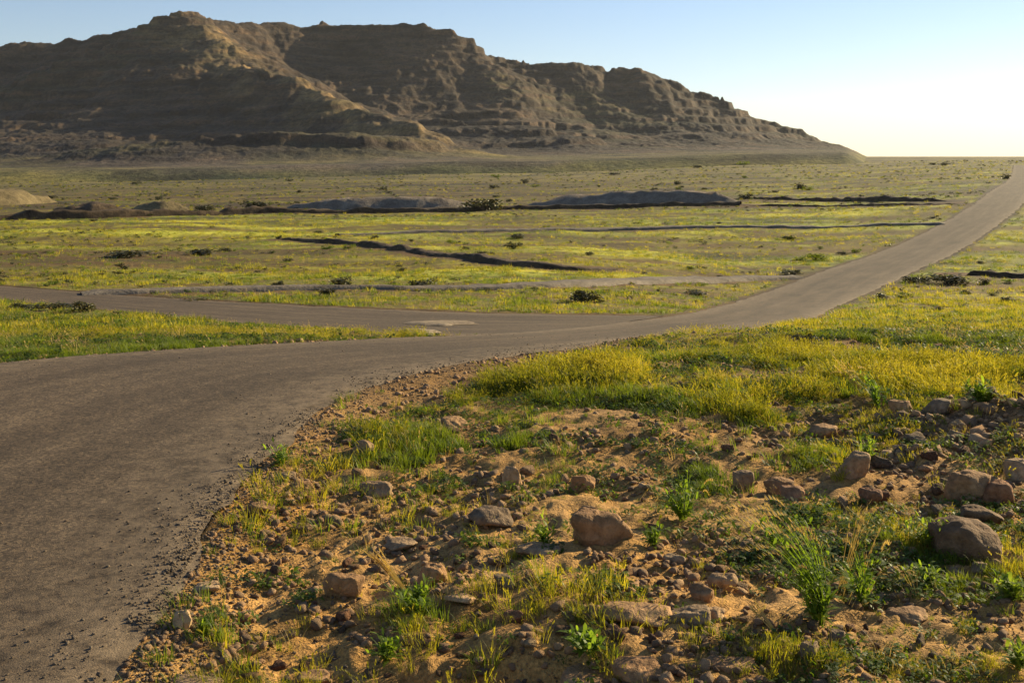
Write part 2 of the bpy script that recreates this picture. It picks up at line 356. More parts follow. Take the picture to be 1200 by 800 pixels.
# ------------------------------------------------------------------ the ground sheet
def build_ground():
    az = np.concatenate([np.linspace(-110, -36, 50, endpoint=False), np.linspace(-36, 36, 600, endpoint=False), np.linspace(36, 110, 51)])
    r = [.5]
    while r[-1] < 9000:
        q = r[-1]; s = .05 if q < 2.5 else .006 if q < 13 else .012 if q < 60 else .02 if q < 400 else .04
        r.append(q*(1+s))
    r = np.array(r); A, Rr = np.meshgrid(np.radians(az), r)
    X = Rr*np.sin(A); Y = Rr*np.cos(A)-.0
    d = road_d(X, Y).reshape(X.shape)
    Z = base(X, Y)+relief(X, Y, d)
    me = mesh_np('ground', np.stack([X, Y, Z], -1).reshape(-1, 3), grid_faces(len(r), len(az)))
    g = cover(X, Y, d); gr = greenness(X, Y); R0 = np.hypot(X, Y)
    C = lambda *c: np.array(c)[None, None, :]
    soil = C(.40,.222,.068)+ (fbm(X*1.6, Y*1.6, 4, 91)[..., None]-.5)*C(.20,.15,.09)
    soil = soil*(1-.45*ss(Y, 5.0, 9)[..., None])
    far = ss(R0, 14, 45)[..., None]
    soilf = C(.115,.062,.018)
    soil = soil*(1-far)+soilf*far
    verge = ((1-ss(d, .1, .8))*ss(Y, 5, 12))[..., None]; soil = soil*(1-.45*verge)
    near_turf = C(.13,.11,.035)*(1-gr[..., None])+C(.060,.078,.018)*gr[..., None]
    far_turf = C(.30,.27,.018)*(1-gr[..., None])+C(.125,.15,.018)*gr[..., None]
    n = fbm(X*.16, Y*.35, 5, 101, .6); n2_ = fbm(X/6, Y/1.6, 5, 103, .62); far_turf = far_turf*(.55+.9*ss(n, .3, .66)[..., None])*(.45+1.1*ss(n2_, .33, .62)[..., None]); soil = soil*(1-far*(.45*ss(n2_, .45, .62)[..., None]))
    turf = near_turf*(1-far)+far_turf*far
    gg = g[..., None]; col = soil*(1-gg)+turf*gg
    vf = ss(R0, 110, 420)[..., None]                         # remote plain: duller olive scrub
    olive = C(.155,.125,.030)+(fbm(X*.01, Y*.035, 4, 111)[..., None]-.5)*C(.26,.20,.06)
    col = col*(1-vf)+olive*vf
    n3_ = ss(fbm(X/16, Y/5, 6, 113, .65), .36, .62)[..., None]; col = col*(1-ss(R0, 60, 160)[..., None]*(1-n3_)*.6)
    st = blob(X, Y, 1120, 505, .8, .5)[..., None]; col = col*(1-.8*st)+C(.10,.060,.034)*.8*st
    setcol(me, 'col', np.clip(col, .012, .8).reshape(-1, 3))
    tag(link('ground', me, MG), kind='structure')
build_ground()

def ribbon(name, A, B, n, across, lift, m, edge_noise=.05, rises=.0):
    a = catmull(A, n); b = catmull(B, n)
    # split long pieces evenly enough
    cum = np.concatenate([[0], np.cumsum(np.linalg.norm((a[1:]+b[1:]-a[:-1]-b[:-1])/2, axis=1))])
    T = np.linspace(0, 1, across); V = []; RD = []; ED = []
    for i in range(len(a)):
        k = edge_noise*(1+.02*max(a[i][1], 0))
        ja = (fbm(np.array([cum[i]*1.7]), np.array([3.]), 4, 5)[0]-.5)*2*k; jb = (fbm(np.array([cum[i]*1.7]), np.array([33.]), 4, 6)[0]-.5)*2*k
        wd = np.linalg.norm(b[i]-a[i])
        for t in T:
            tt = t+ja/wd*(1-t)+jb/wd*t
            p = a[i]*(1-tt)+b[i]*tt; V.append((p[0], p[1])); RD.append((cum[i], t*wd, 0))
            ED.append(max(0, 1-min(t, 1-t)*wd/.75))
    V = np.array(V); e = np.array(ED)
    Z = base(V[:, 0], V[:, 1])+lift-.018*ss(e, .93, 1.0)
    Z = Z+(fbm(V[:, 0]*.7, V[:, 1]*.7, 3, 15)-.5)*.02
    me = mesh_np(name, np.column_stack([V, Z]), grid_faces(len(a), across))
    at_ = me.attributes.new('rd', 'FLOAT_VECTOR', 'POINT'); at_.data.foreach_set('vector', np.array(RD, np.float32).ravel())
    at2 = me.attributes.new('edge', 'FLOAT', 'POINT'); at2.data.foreach_set('value', e.astype(np.float32))
    return tag(link(name, me, m), kind='structure')
ribbon('side_road', SU, SL, 40, 15, .008, MA, .12)
ribbon('main_road', RL, RR, 30, 41, .022, MA, .06)

# ------------------------------------------------------------------ the mountain
def ridge(pts): return np.array([((px-600)/FPX*Y, Y, CAM_H+(HROW-row)/FPX*Y) for px, row, Y in pts])
CREST = ridge([(-420,95,1250),(-250,74,1180),(-120,60,1160),(0,49,1150),(40,47,1150),(70,50,1150),(110,38,1130),(135,31,1120),(160,32,1110),(178,35,1100),(192,20,1090),(212,12,1080),(228,16,1100),(262,22,1150),(300,24,1200),(345,23,1230),(385,24,1250),(400,30,1250),(430,28,1250),(485,26,1250),(520,33,1250),(545,42,1250),(565,57,1250),(600,62,1260),(640,67,1270),(680,71,1280),(712,82,1290),(725,80,1290),(755,78,1290),(790,92,1300),(800,99,1300),(842,112,1300),(850,124,1310),(900,142,1330),(950,158,1350),(1000,177,1380),(1020,184,1400)])
SPUR = ridge([(214,16,1075),(240,36,1030),(262,58,990),(290,72,950),(320,80,910),(345,88,880),(365,102,850),(400,118,810),(430,129,780),(465,137,750),(488,145,725),(500,160,700),(535,178,660),(565,188,630)])
LOW1 = ridge([(470,136,1010),(530,140,980),(600,142,950),(650,147,920),(668,156,890),(692,174,850),(720,186,820)])
LOW2 = ridge([(760,148,1180),(795,152,1130),(825,160,1090),(850,174,1050),(885,186,1000)])
SHELF = ridge([(-300,170,820),(-120,163,800),(0,163,770),(60,164,750),(118,164,730),(140,176,700),(150,190,680)])
FRONT = ridge([(10,205,600),(50,192,610),(90,176,610),(130,163,605),(200,157,600),(300,153,600),(400,151,610),(465,153,640),(505,168,650),(540,184,640)])
def ridge_field(X, Y, P, tan0, powr):
    best = np.full(X.shape, 0.)
    zb = base(X, Y)-2.5
    H = np.full(X.shape, -1e9)
    for i in range(len(P)-1):
        a, b = P[i], P[i+1]; ex, ey = b[0]-a[0], b[1]-a[1]; L2 = ex*ex+ey*ey
        t = np.clip(((X-a[0])*ex+(Y-a[1])*ey)/L2, 0, 1)
        d = np.hypot(X-a[0]-t*ex, Y-a[1]-t*ey); hz = a[2]+(b[2]-a[2])*t-zb; hz = np.maximum(hz, .5)
        lam = hz/tan0; H = np.maximum(H, hz*np.exp(-(d/lam)**powr))
    return H
def build_mountain():
    azt = np.linspace(-.86, .40, 1150); dep = np.concatenate([np.linspace(420, 1420, 460), np.linspace(1424, 2100, 60)])
    T, Y = np.meshgrid(azt, dep); X = T*Y
    wx = (fbm(X/70, Y/70, 4, 201)-.5); wy = (fbm(X/70, Y/70, 4, 207)-.5)
    wgt = 34
    Xw = X+wx*wgt; Yw = Y+wy*wgt*1.3
    h = ridge_field(X, Y, CREST, .95, 1.15)
    hw = ridge_field(Xw, Yw, CREST, .95, 1.15)
    k = .82; h = h*(1-k)+hw*k
    # keep the true crest heights
    h = np.maximum(h, 0)
    for P, tn, pw in ((SPUR, .72, 1.35), (FRONT, .50, 1.6), (LOW1, .42, 1.25), (LOW2, .38, 1.25), (SHELF, .30, 1.35)):
        g = ridge_field(X+wx*26, Y+wy*26, P, tn, pw)
        s = 5.; m = np.maximum(h, g); h = m+s*np.log1p(np.exp(-np.abs(h-g)/s))-s*np.log(2)*np.exp(-np.abs(h-g)/s)*.0
    h = h-2.0+3.5*ss(X, 100, 300)*ss(h, 5, 25)
    # gullies
    mid = ss(h, 6, 40)
    gl = fbm(X/34+wx*2, Y/90, 4, 221, .55, True); h = h-(gl-.55)*8*mid*(1-.35*ss(h, 90, 170))
    h = h+(fbm(X/60, Y/60, 5, 231, .55)-.5)*7*mid
    # rock layers: benches with short cliffs
    z = h; lev = 10.0; q = z/lev+(fbm(X/200, Y/200, 3, 241)-.5)*1.6; fr = q-np.floor(q)
    step = (np.floor(q)+ss(fr, .52, .80)-q)*lev
    amt = ss(h, 8, 22)*(.32+.68*ss(fbm(X/130, Y/130, 3, 251)+.10*ss(h, 90, 150), .47, .66)); h = h+step*amt*.62
    crag = fbm(X/26, Y/26, 3, 265, .6); h = h+(np.floor(crag*9)/9+ss(crag*9-np.floor(crag*9), .6, .9)/9-.5)*9*ss(h, 25, 90)
    h = h+(fbm(X/11, Y/11, 4, 261, .6)-.5)*3.6*ss(h, 4, 18)
    h = h+(fbm(X/4, Y/4, 3, 271, .6)-.5)*1.1*ss(h, 4, 18)
    h = h*(1-ss(T-(.30+0*T), 0, .035))*ss(Y, 425, 470)*(1-ss(Y, 1900, 2050))*ss(T, -.85, -.80)*(1-ss(T, .35, .39))
    Z = base(X, Y)-2.5+h
    me = mesh_np('mountain', np.stack([X, Y, Z], -1).reshape(-1, 3), grid_faces(len(dep), len(azt))[:, ::-1] if False else grid_faces(len(dep), len(azt)))
    sl = np.hypot(*np.gradient(Z))  # only a roughness cue
    C = lambda *c: np.array(c)[None, None, :]
    n = fbm(X/45, Y/45, 5, 281, .6)[..., None]; hh = h[..., None]
    rock = C(.125,.082,.048)*(.7+.6*n); scree = C(.095,.074,.055)*(.75+.5*n); olive = (C(.13,.12,.035)+(fbm(X*.01, Y*.03, 4, 111)[..., None]-.5)*C(.26,.20,.05))
    cl = (ss(fr, .50, .62)*(1-ss(fr, .74, .86)))[..., None]*ss(hh, 8, 16)
    col = scree*(1-ss(hh, 18, 60)*.75)+rock*ss(hh, 18, 60)*.75
    col = col*(1-.5*cl)+C(.13,.080,.048)*.5*cl
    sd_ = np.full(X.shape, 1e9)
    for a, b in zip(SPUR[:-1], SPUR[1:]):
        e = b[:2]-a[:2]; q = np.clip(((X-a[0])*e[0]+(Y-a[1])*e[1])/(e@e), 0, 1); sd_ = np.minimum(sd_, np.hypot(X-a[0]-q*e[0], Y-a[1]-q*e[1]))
    pale = ((1-ss(sd_, 12, 60))*ss(fbm(X/22, Y/22, 4, 299), .34, .56))[..., None]*ss(hh, 8, 20); col = col*(1-pale)+C(.34,.235,.105)*pale  # sunlit golden rim along the spur crest, painted into the rock colour
    lowv = (1-ss(hh+10*(n-.5), 3, 11)); col = col*(1-lowv)+olive*lowv
    gv = ss(fbm(X/90, Y/90, 4, 291)[..., None], .5, .68)*.45*(1-cl); col = col*(1-gv)+olive*gv
    col = col*(.46+.54*(1-ss(hh, 4, 16)))
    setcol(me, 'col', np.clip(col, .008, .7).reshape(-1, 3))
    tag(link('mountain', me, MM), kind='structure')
build_mountain()

# ------------------------------------------------------------------ banks, heaps and tracks of the plain
def track(name, pts, width, height, m, label=None, cat=None, kind=None, rough=.05, seed=1, crest=.5, group=None, taper=0.0):
    """a long low raised strip following points of the land; cross-section: steep near side, flat top"""
    P = catmull([at(*p) for p in pts], 1 if len(pts) > 40 else 14)
    cum = np.concatenate([[0], np.cumsum(np.linalg.norm(np.diff(P, axis=0), axis=1))])
    n = int(max(20, min(420, cum[-1]/max(width*.3, .15)))); s = np.linspace(0, cum[-1], n)
    P = np.column_stack([np.interp(s, cum, P[:, 0]), np.interp(s, cum, P[:, 1])])
    Tn = np.gradient(P, axis=0); Tn /= np.linalg.norm(Tn, axis=1)[:, None]; Nn = np.column_stack([-Tn[:, 1], Tn[:, 0]])
    prof = [(-.5, -.25), (-.46, .25), (-.40, .75), (-.34, .97), (-.1, 1.02), (.15, 1.0), (.34, .94), (.42, .6), (.47, .2), (.5, -.25)] if crest > .4 else \
           [(-.5, -.12), (-.42, .18), (-.33, .48), (-.24, .78), (-.16, .97), (-.05, 1.03), (.08, 1.0), (.2, .82), (.33, .5), (.43, .2), (.5, -.12)]
    V = []
    for i in range(n):
        e = min(s[i], s[-1]-s[i]); tp = min(1, (e/taper)) if taper else 1
        ww = width*(1+(fbm(np.array([s[i]*.35/width]), np.array([seed*3.]), 3, seed)[0]-.5)*rough*4)*(.35+.65*tp)
        nz = fbm(np.array([s[i]*.35]), np.array([seed*7.]), 4, seed+5)[0]-.5; hh = height*math.sqrt(tp)*(1+(fbm(np.array([s[i]*.6/width]), np.array([seed*7.]), 4, seed+5)[0]-.5)*rough*8)*(1+(1.6*nz if m == M_bank and height < .6 else .5*nz if kind is None else 0))
        for o_, hz in prof:
            q = P[i]+Nn[i]*o_*ww
            j = ((fbm(np.array([q[0]*1.1]), np.array([q[1]*1.1]), 3, seed, .6)[0]-.5)*(.9 if kind is None else .1)+(vn3(np.array([q[0]*2.3/width]), np.array([q[1]*2.3/width]), np.array([hz*2.]), seed)[0]-.5)*rough*2)*min(height, .9)*(hz > 0)
            V.append((q[0], q[1], hz*hh+j))
    V = np.array(V); V[:, 2] += ground_z(V[:, 0], V[:, 1])
    o = link(name, mesh_np(name, V, grid_faces(n, len(prof))[:, ::-1]), m, smooth=crest < .4)
    return tag(o, label, cat, group, kind)
track('track', [(95,345),(250,341),(400,337.5),(520,335.5),(640,333),(760,330.5),(870,328),(935,326)], 1.2, .12, M_conc, kind='structure', rough=.04)
track('path', [(395,276),(560,272),(700,269),(860,267),(1000,265.5),(1108,263)], 1.2, .16, M_conc, kind='structure', rough=.12, seed=4)
track('earth_bank', [(-120,262),(0,258),(90,256.5),(190,254),(300,251),(400,249)], 1.3, .50, M_bank, 'thick dark earth bank crossing the left of the plain', 'bank', rough=.06, seed=7, group='long dark earth banks')
track('earth_bank', [(402,249),(520,247.5),(640,245),(760,243),(868,241.5)], 1.2, .34, M_bank, 'thin dark earth bank at the foot of the grey gravel heaps', 'bank', rough=.06, seed=8, group='long dark earth banks')
track('earth_bank', [(860,233),(960,234.5),(1060,235.5),(1112,236)], .9, .26, M_bank, 'thin dark earth bank running right from the gravel heap to the road', 'bank', rough=.14, seed=9, taper=6, group='long dark earth banks')
track('earth_bank', [(872,242),(970,241),(1060,240),(1125,239)], .6, .14, M_bank, 'fine dark line of earth bank meeting the road at its right end', 'bank', rough=.12, seed=10, taper=5, group='long dark earth banks')
track('stone_bank', [(330,283),(400,288),(470,295),(540,304),(600,311),(660,316),(722,318)], .7, .17, M_bank, 'dark stony bank slanting across the middle of the green plain', 'bank', rough=.16, seed=12, taper=3)
track('stone_bank', [(1132,322),(1160,323.5),(1200,325.5),(1300,330)], .6, .22, M_bank, 'dark stony bank in the field to the right of the road', 'bank', rough=.16, seed=14, taper=1.6)
track('gravel_heap', [(335,246),(400,245.5),(470,245),(530,244.5),(562,244)], 6.5, 1.25, M_gbank, 'long grey gravel heap left of the dark round bush', 'heap', rough=.045, seed=16, crest=.3, taper=7, group='gravel heaps on the plain')
track('gravel_heap', [(612,243),(700,241.5),(780,240.5),(868,239.5)], 7, 1.45, M_gbank, 'long grey gravel heap right of the dark round bush', 'heap', rough=.045, seed=18, crest=.3, taper=9, group='gravel heaps on the plain')
track('earth_heap', [(60,250),(110,249.5),(160,249)], 6, .9, M_bank, 'low dark brown earth heap behind the thick bank', 'heap', rough=.05, seed=20, crest=.3, taper=4)
track('earth_heap', [(150,249),(185,248.5),(222,248)], 6.0, 1.5, M_tbank, 'small sunlit tan earth heap behind the thick bank', 'heap', rough=.05, seed=22, crest=.3, taper=4)
track('earth_heap', [(-90,240),(-20,239),(60,237)], 9, 2.1, M_tbank, 'ochre earth heap at the left edge below the mountain', 'heap', rough=.06, seed=24, crest=.3, taper=7)
def sand_patch(name, poly_px, lift, m, seed):
    P = np.array([at(*p) for p in poly_px]); c = P.mean(0); V = [c]; F = []
    Q = []
    for a, b in zip(P, np.roll(P, -1, 0)):
        for t in np.linspace(0, 1, 7, endpoint=False):
            q = a*(1-t)+b*t; q = c+(q-c)*(1+.35*(vn2(np.array([q[0]*3]), np.array([q[1]*3]), seed)[0]-.5)*2); Q.append(q)
    rings = [.25, .5, .75, 1.0]; n = len(Q)
    for k in rings:
        for q in Q: V.append(c+(q-c)*k)
    V = np.array(V); e = np.concatenate([[0]]+[[k]*n for k in rings]); z = base(V[:, 0], V[:, 1])+lift-.03*ss(e, .75, 1)
    me = bpy.data.meshes.new(name)
    F = [(0, 1+i, 1+(i+1) % n) for i in range(n)]+[(1+r*n+i, 1+(r+1)*n+i, 1+(r+1)*n+(i+1) % n, 1+r*n+(i+1) % n) for r in range(len(rings)-1) for i in range(n)]
    me.from_pydata(np.column_stack([V, z]).tolist(), [], F); tag(link(name, me, m), kind='structure')
sand_patch('sand_verge', [(478,379),(500,377.5),(545,378),(560,380.5),(520,382.5),(485,382)], .045, M_sand, 3)
sand_patch('sand_verge', [(470,389),(500,388.3),(514,391.5),(505,394),(480,394.3)], .05, M_sand, 5)

# ------------------------------------------------------------------ stones
def ico(sub):
    import bmesh
    bm = bmesh.new(); bmesh.ops.create_icosphere(bm, subdivisions=sub, radius=1)
    V = np.array([v.co[:] for v in bm.verts]); F = np.array([[v.index for v in f.verts] for f in bm.faces]); bm.free()
    return V/np.linalg.norm(V, axis=1)[:, None], F
ICO = {k: ico(k) for k in (1, 2, 3, 4)}
def rock_mesh(name, seed, sub=3, dims=(1, 1, 1), facets=13, rough=.12):
    r = np.random.default_rng(seed); V, F = ICO[sub]
    n = r.normal(size=(facets, 3)); n /= np.linalg.norm(n, axis=1)[:, None]; dd = r.uniform(.62, 1.0, facets)
    n = np.vstack([n, [0, 0, 1], [0, 0, -1]]); dd = np.append(dd, [r.uniform(.6, .9), .7])
    q = dd[None]/np.maximum(V@n.T, .12)
    rad = -np.log(np.exp(-q*45).sum(1))/45
    rad = np.clip(rad, .4, 1.3)
    s = seed*3.7
    for f, a in ((1.7, rough), (4, rough*.6), (9, rough*.32), (17, rough*.15)):
        rad = rad+a*2*(vn3(V[:, 0]*f+s+50, V[:, 1]*f+50, V[:, 2]*f+50, seed)-.5)
    V2 = V*rad[:, None]; mn, mx = V2.min(0), V2.max(0); V2 = (V2-(mn+mx)/2)/(mx-mn)*2
    V2 = V2*np.array(dims)*.5; return mesh_np(name, V2, F)
def put_rock(me, X, Y, dims, rz, sink, mt, label, group=None, tilt=(0, 0), name='stone', cat='stone'):
    o = link(name, me, mt)
    z = float(ground_z(np.array([X]), np.array([Y]))[0])
    o.location = (X, Y, z+dims[2]*(.5-sink)); o.rotation_euler = (tilt[0], tilt[1], rz)
    return tag(o, label, cat, group)
# (px centre, base row, width px, height px, material, facets, sink, tilt, label)
HERO = [
 (705,642,84,54,'brown',9,.10,(0,.10),'largest smooth grey-brown boulder in the middle of the foreground'),
 (1132,658,104,66,'brown',8,.10,(.1,.28),'big tilted brown boulder propped over small stones at the right'),
 (745,746,104,38,'brown',10,.14,(0,.10),'flat slab with dark underside on the bare soil at the bottom'),
 (806,740,58,30,'tan',12,.15,(0,-.08),'sunlit yellow slab touching the right end of the flat dark slab'),
 (835,733,34,20,'tan',12,.2,(0,0),'small pale yellow stone right of the sunlit slab'),
 (846,697,40,30,'grey',12,.08,(0,0),'round grey stone on the bare soil above the sunlit slab'),
 (822,712,32,24,'brown',11,.15,(0,0),'dark brown stone leaning against the round grey stone'),
 (402,690,50,36,'brown',8,.10,(0,.2),'upright brown block with a long shadow on the bare soil left of the straw tuft'),
 (507,679,42,36,'brown',12,.12,(0,0),'rounded brown stone just right of the straw tuft'),
 (575,619,58,32,'grey',10,.18,(0,0),'grey-brown stone among weeds left of the largest boulder'),
 (790,659,30,20,'grey',12,.15,(0,0),'small dark grey stone casting a shadow right of the largest boulder'),
 (912,574,46,34,'brown',9,.12,(0,.1),'brown block on the left of the rock pair above the tall green plant'),
 (928,584,34,24,'red',11,.15,(0,0),'reddish stone below the brown block above the tall green plant'),
 (999,566,44,40,'grey',8,.10,(.1,0),'dark grey angular stone at the foot of the stony bank'),
 (1020,590,32,30,'red',10,.12,(0,0),'reddish brown stone right below the dark grey angular stone'),
 (871,570,30,32,'grey',10,.10,(0,0),'upright grey stone standing in the fresh green grass'),
 (962,508,48,22,'brown',12,.2,(0,0),'low brown stone in yellow grass left of the stony bank'),
 (1133,588,62,42,'brown',9,.14,(0,.1),'wide brown stone above the big tilted boulder'),
 (1168,592,42,36,'red',10,.12,(0,0),'orange-red stone near the right edge above the big tilted boulder'),
 (1192,570,36,34,'grey',9,.12,(0,0),'grey stone cut by the right edge of the view on the stony bank'),
 (1150,618,60,26,'brown',9,.2,(0,0),'low dark stone behind the big tilted boulder'),
 (1118,670,26,16,'grey',12,.1,(0,0),'small grey stone in the shadow under the big tilted boulder'),
 (1148,671,20,18,'tan',12,.1,(0,0),'pale round stone under the right end of the big tilted boulder'),
 (1168,664,24,18,'grey',12,.1,(0,0),'pale grey stone outermost at the right of the big tilted boulder'),
 (980,761,32,22,'grey',12,.15,(0,0),'grey stone below the tall green plant'),
 (949,790,28,28,'grey',10,.12,(0,0),'knobbly grey stone at the bottom below the tall green plant'),
 (1034,699,48,16,'tan',10,.2,(0,0),'flat pale stone right of the tall green plant'),
 (1064,731,60,16,'brown',10,.2,(0,0),'long flat brown stone on bare soil at the lower right'),
 (441,573,44,28,'grey',10,.15,(0,0),'dark grey stone with a pointed top on the left of the patchy turf'),
 (425,527,30,20,'grey',11,.15,(0,0),'dark stone with a pale fleck near the road bend'),
 (352,570,34,16,'brown',11,.2,(0,0),'low dark brown stone near the road edge below the bend'),
 (228,797,62,18,'tan',10,.2,(0,.05),'long sunlit pale slab beside the asphalt at the bottom left'),
 (243,692,38,13,'tan',10,.2,(0,0),'thin light slab beside the asphalt edge'),
 (214,735,24,26,'tan',10,.15,(0,0),'pale stone standing at the asphalt edge'),
 (690,802,86,40,'brown',9,.12,(0,0),'broad brown rock at the bottom right of the shaded hollow'),
 (748,806,70,30,'brown',9,.15,(0,0),'brown rock at the very bottom right of the broad brown rock'),
 (612,808,64,34,'tan',9,.12,(0,0),'tan rock at the bottom edge beside the shaded hollow'),
 (630,657,58,16,'grey',9,.2,(0,0),'flat stone lying in the shadow of the largest boulder'),
 (470,634,44,15,'grey',10,.2,(0,0),'flat grey stone above the straw tuft'),
 (304,600,36,18,'brown',10,.15,(0,0),'brown stone beside the asphalt left of the patchy turf'),
 (358,614,34,14,'brown',10,.2,(0,0),'low brown stone on the bare soil below the pointed grey stone'),
 (532,497,36,18,'brown',11,.18,(0,0),'brown stone sunk in yellow grass right of the road bend'),
 (640,510,28,14,'brown',11,.2,(0,0),'small dark stone in the grass above the largest boulder'),
 (1052,446,58,20,'red',11,.25,(0,0),'reddish clod in the bright yellow grass on the right'),
 (1096,408,26,10,'brown',11,.25,(0,0),'dark stone in the grass above the bright yellow strip'),
 (856,800,76,22,'brown',9,.2,(0,0),'wide flat brown rock at the bottom edge'),
 (1056,497,34,22,'brown',9,.15,(0,0),'dark stone on top of the left end of the stony bank'),
 (1096,500,44,26,'grey',9,.15,(0,0),'grey stone on the crest of the stony bank'),
 (1150,494,40,22,'brown',9,.15,(0,0),'brown stone on the crest of the stony bank near the right edge'),
 (540,712,44,12,'tan',10,.2,(0,.1),'long pale stone left of the flat dark slab'),
 (600,735,30,20,'red',10,.2,(0,0),'reddish stone left of the flat dark slab'),
 (697,742,32,24,'brown',10,.2,(0,0),'brown stone touching the left end of the flat dark slab'),
 (592,694,30,18,'grey',11,.2,(0,0),'grey stone in the pebbles right of the rounded brown stone'),
 (370,780,50,16,'brown',10,.25,(0,0),'low brown stone at the bottom left of the shaded hollow'),
 (335,560,26,12,'tan',10,.2,(0,0),'small pale stone near the grass tuft by the road edge'),
 (600,565,26,30,'tan',11,.12,(0,0),'pale upright stone in the turf above the largest boulder'),
 (683,572,34,24,'brown',11,.15,(0,0),'dark brown stone in turf just above the largest boulder'),
]
MT = dict(brown=M_rock, grey=M_grey, tan=M_tan, red=M_red)
HP = []
for i, (px, row, wp, hp, mk, fc, sk, tl, lab) in enumerate(HERO):
    X, Y = at(px, row); k = Y/FPX*(.86 if px > 850 else .95); wd = wp*k; dp = wd*rng.uniform(.6, .85); hh = max(hp*k*.55, hp*k-dp*.75*CAM_H/Y)
    Y += dp*.45; X *= (Y)/(Y-dp*.45)
    sk = sk+.10; dims = (wd, dp, hh/(1-sk))
    me = rock_mesh('stone', 100+i, 4, dims, fc, .10); big = wp > 70
    put_rock(me, X, Y, dims, rng.uniform(-.25, .25), sk, MT[mk], lab, tilt=tl, name='boulder' if big else 'stone', cat='boulder' if big else 'stone')
    HP.append((X, Y, max(wd, dp)*.5))
ORD = ['nearest', 'second nearest', 'third nearest', 'fourth nearest', 'fifth nearest', 'sixth nearest', 'seventh nearest', 'eighth nearest', 'ninth nearest', 'tenth nearest', 'eleventh nearest', 'twelfth nearest', 'thirteenth nearest', 'fourteenth nearest', 'fifteenth nearest', 'sixteenth nearest', 'seventeenth nearest', 'eighteenth nearest', 'nineteenth nearest', 'twentieth nearest']
def label_by_landmark(items, marks):
    b = {}
    for o, px, row, what in items:
        best = min(marks, key=lambda m: math.hypot(px-m[0], (row-m[1])*m[3])); dx, dy = px-best[0], (row-best[1])*best[3]
        rel = ('on the left of' if dx < 0 else 'on the right of') if abs(dx) > abs(dy) else ('behind' if dy < 0 else 'in front of')
        b.setdefault((what, rel, best[2]), []).append((math.hypot(dx, dy), o))
    for (what, rel, nm), L in b.items():
        L.sort(key=lambda t: t[0])
        for i, (_, o) in enumerate(L): o['label'] = '%s %s the %s' % (what, rel, nm) if len(L) == 1 else '%s %s %s the %s' % (what.replace(' scrub bush', ' bush')+',', ORD[min(i, 19)], rel, nm)
STONE_MARKS = [(705,625,'largest boulder',1.5),(1132,635,'big tilted boulder',1.5),(745,735,'flat dark slab',1.5),(815,730,'sunlit yellow slab',1.5),(846,687,'round grey stone',1.5),(402,678,'upright brown block',1.5),(482,665,'straw tuft',1.5),(575,608,'grey-brown weedy stone',1.5),(920,568,'brown and reddish pair',1.5),(999,550,'dark grey angular stone',1.5),(960,690,'tall feathery plant',1.5),(455,755,'bright green leafy weed',1.5),(228,790,'long pale slab',1.5),(304,592,'brown asphalt-edge stone',1.5),(441,562,'pointed dark grey stone',1.5),(1064,725,'long flat brown stone',1.5),(1168,578,'orange-red stone',1.5),(871,556,'upright grey stone',1.5),(1096,492,'bank-crest grey stone',1.5),(856,792,'wide flat bottom rock',1.5),(1034,692,'flat pale stone',1.5),(640,505,'small dark turf stone',1.5),(600,550,'pale upright stone',1.5),(425,520,'pale-flecked dark stone',1.5),(540,708,'long pale stone',1.5),(690,790,'broad brown rock',1.5),(592,686,'grey pebble-bed stone',1.5),(370,772,'low brown stone by the hollow',1.5),(507,664,'rounded brown stone',1.5)]
STONE_ITEMS = []
# medium stones: individuals that nothing tells apart within their group
RM = [rock_mesh('stone', 300+i, 3, (1, rng.uniform(.65, .95), rng.uniform(.42, .72)), int(rng.integers(8, 13)), .09) for i in range(10)]
for i, m_ in enumerate(RM): m_.materials.append((M_rock, M_grey, M_rock, M_tan, M_red)[i % 5])
GROUPS = [ # label, group, n, px range, row range, size px range
 ('small stone on the bare orange soil beside the near asphalt', 'small stones by the near asphalt', 42, (215, 430), (570, 800), (8, 22)),
 ('small stone on the bare soil in the middle of the foreground', 'small stones in the middle of the foreground', 70, (430, 900), (625, 800), (8, 24)),
 ('small stone in the patchy turf between road and boulders', 'small stones in the patchy turf', 40, (380, 880), (500, 625), (8, 20)),
 ('small stone on the dark stony bank at the right', 'small stones on the stony bank', 62, (1015, 1215), (492, 610), (8, 26)),
 ('small stone on the sandy soil at the lower right', 'small stones at the lower right', 34, (985, 1205), (625, 800), (8, 22)),
]
for lab, grp, n, pr, rr, sr in GROUPS:
    c = 0
    while c < n:
        px, row = rng.uniform(*pr), rng.uniform(*rr); X, Y = at(px, row)
        s = (sr[0]+(sr[1]-sr[0])*rng.random()**2.0)*Y/FPX
        if road_d([X], [Y])[0] < s*.6+.05 or any(math.hypot(X-a, Y-b) < q+s*.4 for a, b, q in HP): continue
        o = bpy.data.objects.new('stone', RM[int(rng.integers(0, 10))]); scene.collection.objects.link(o)
        z = float(ground_z(np.array([X]), np.array([Y]))[0])
        o.scale = (s*rng.uniform(.85, 1.2), s, s*rng.uniform(.8, 1.15)); o.location = (X, Y, z+s*.13)
        o.rotation_euler = (rng.uniform(-.3, .3), rng.uniform(-.3, .3), rng.uniform(0, 6.28))
        tag(o, lab, 'stone', grp); HP.append((X, Y, s*.5)); c += 1
        STONE_ITEMS.append((o, px, row, ('small ' if s*FPX/Y < 12 else 'medium ')+{M_rock: 'brown', M_grey: 'grey', M_tan: 'tan', M_red: 'reddish'}[o.data.materials[0]]+' stone'))

label_by_landmark(STONE_ITEMS, STONE_MARKS)
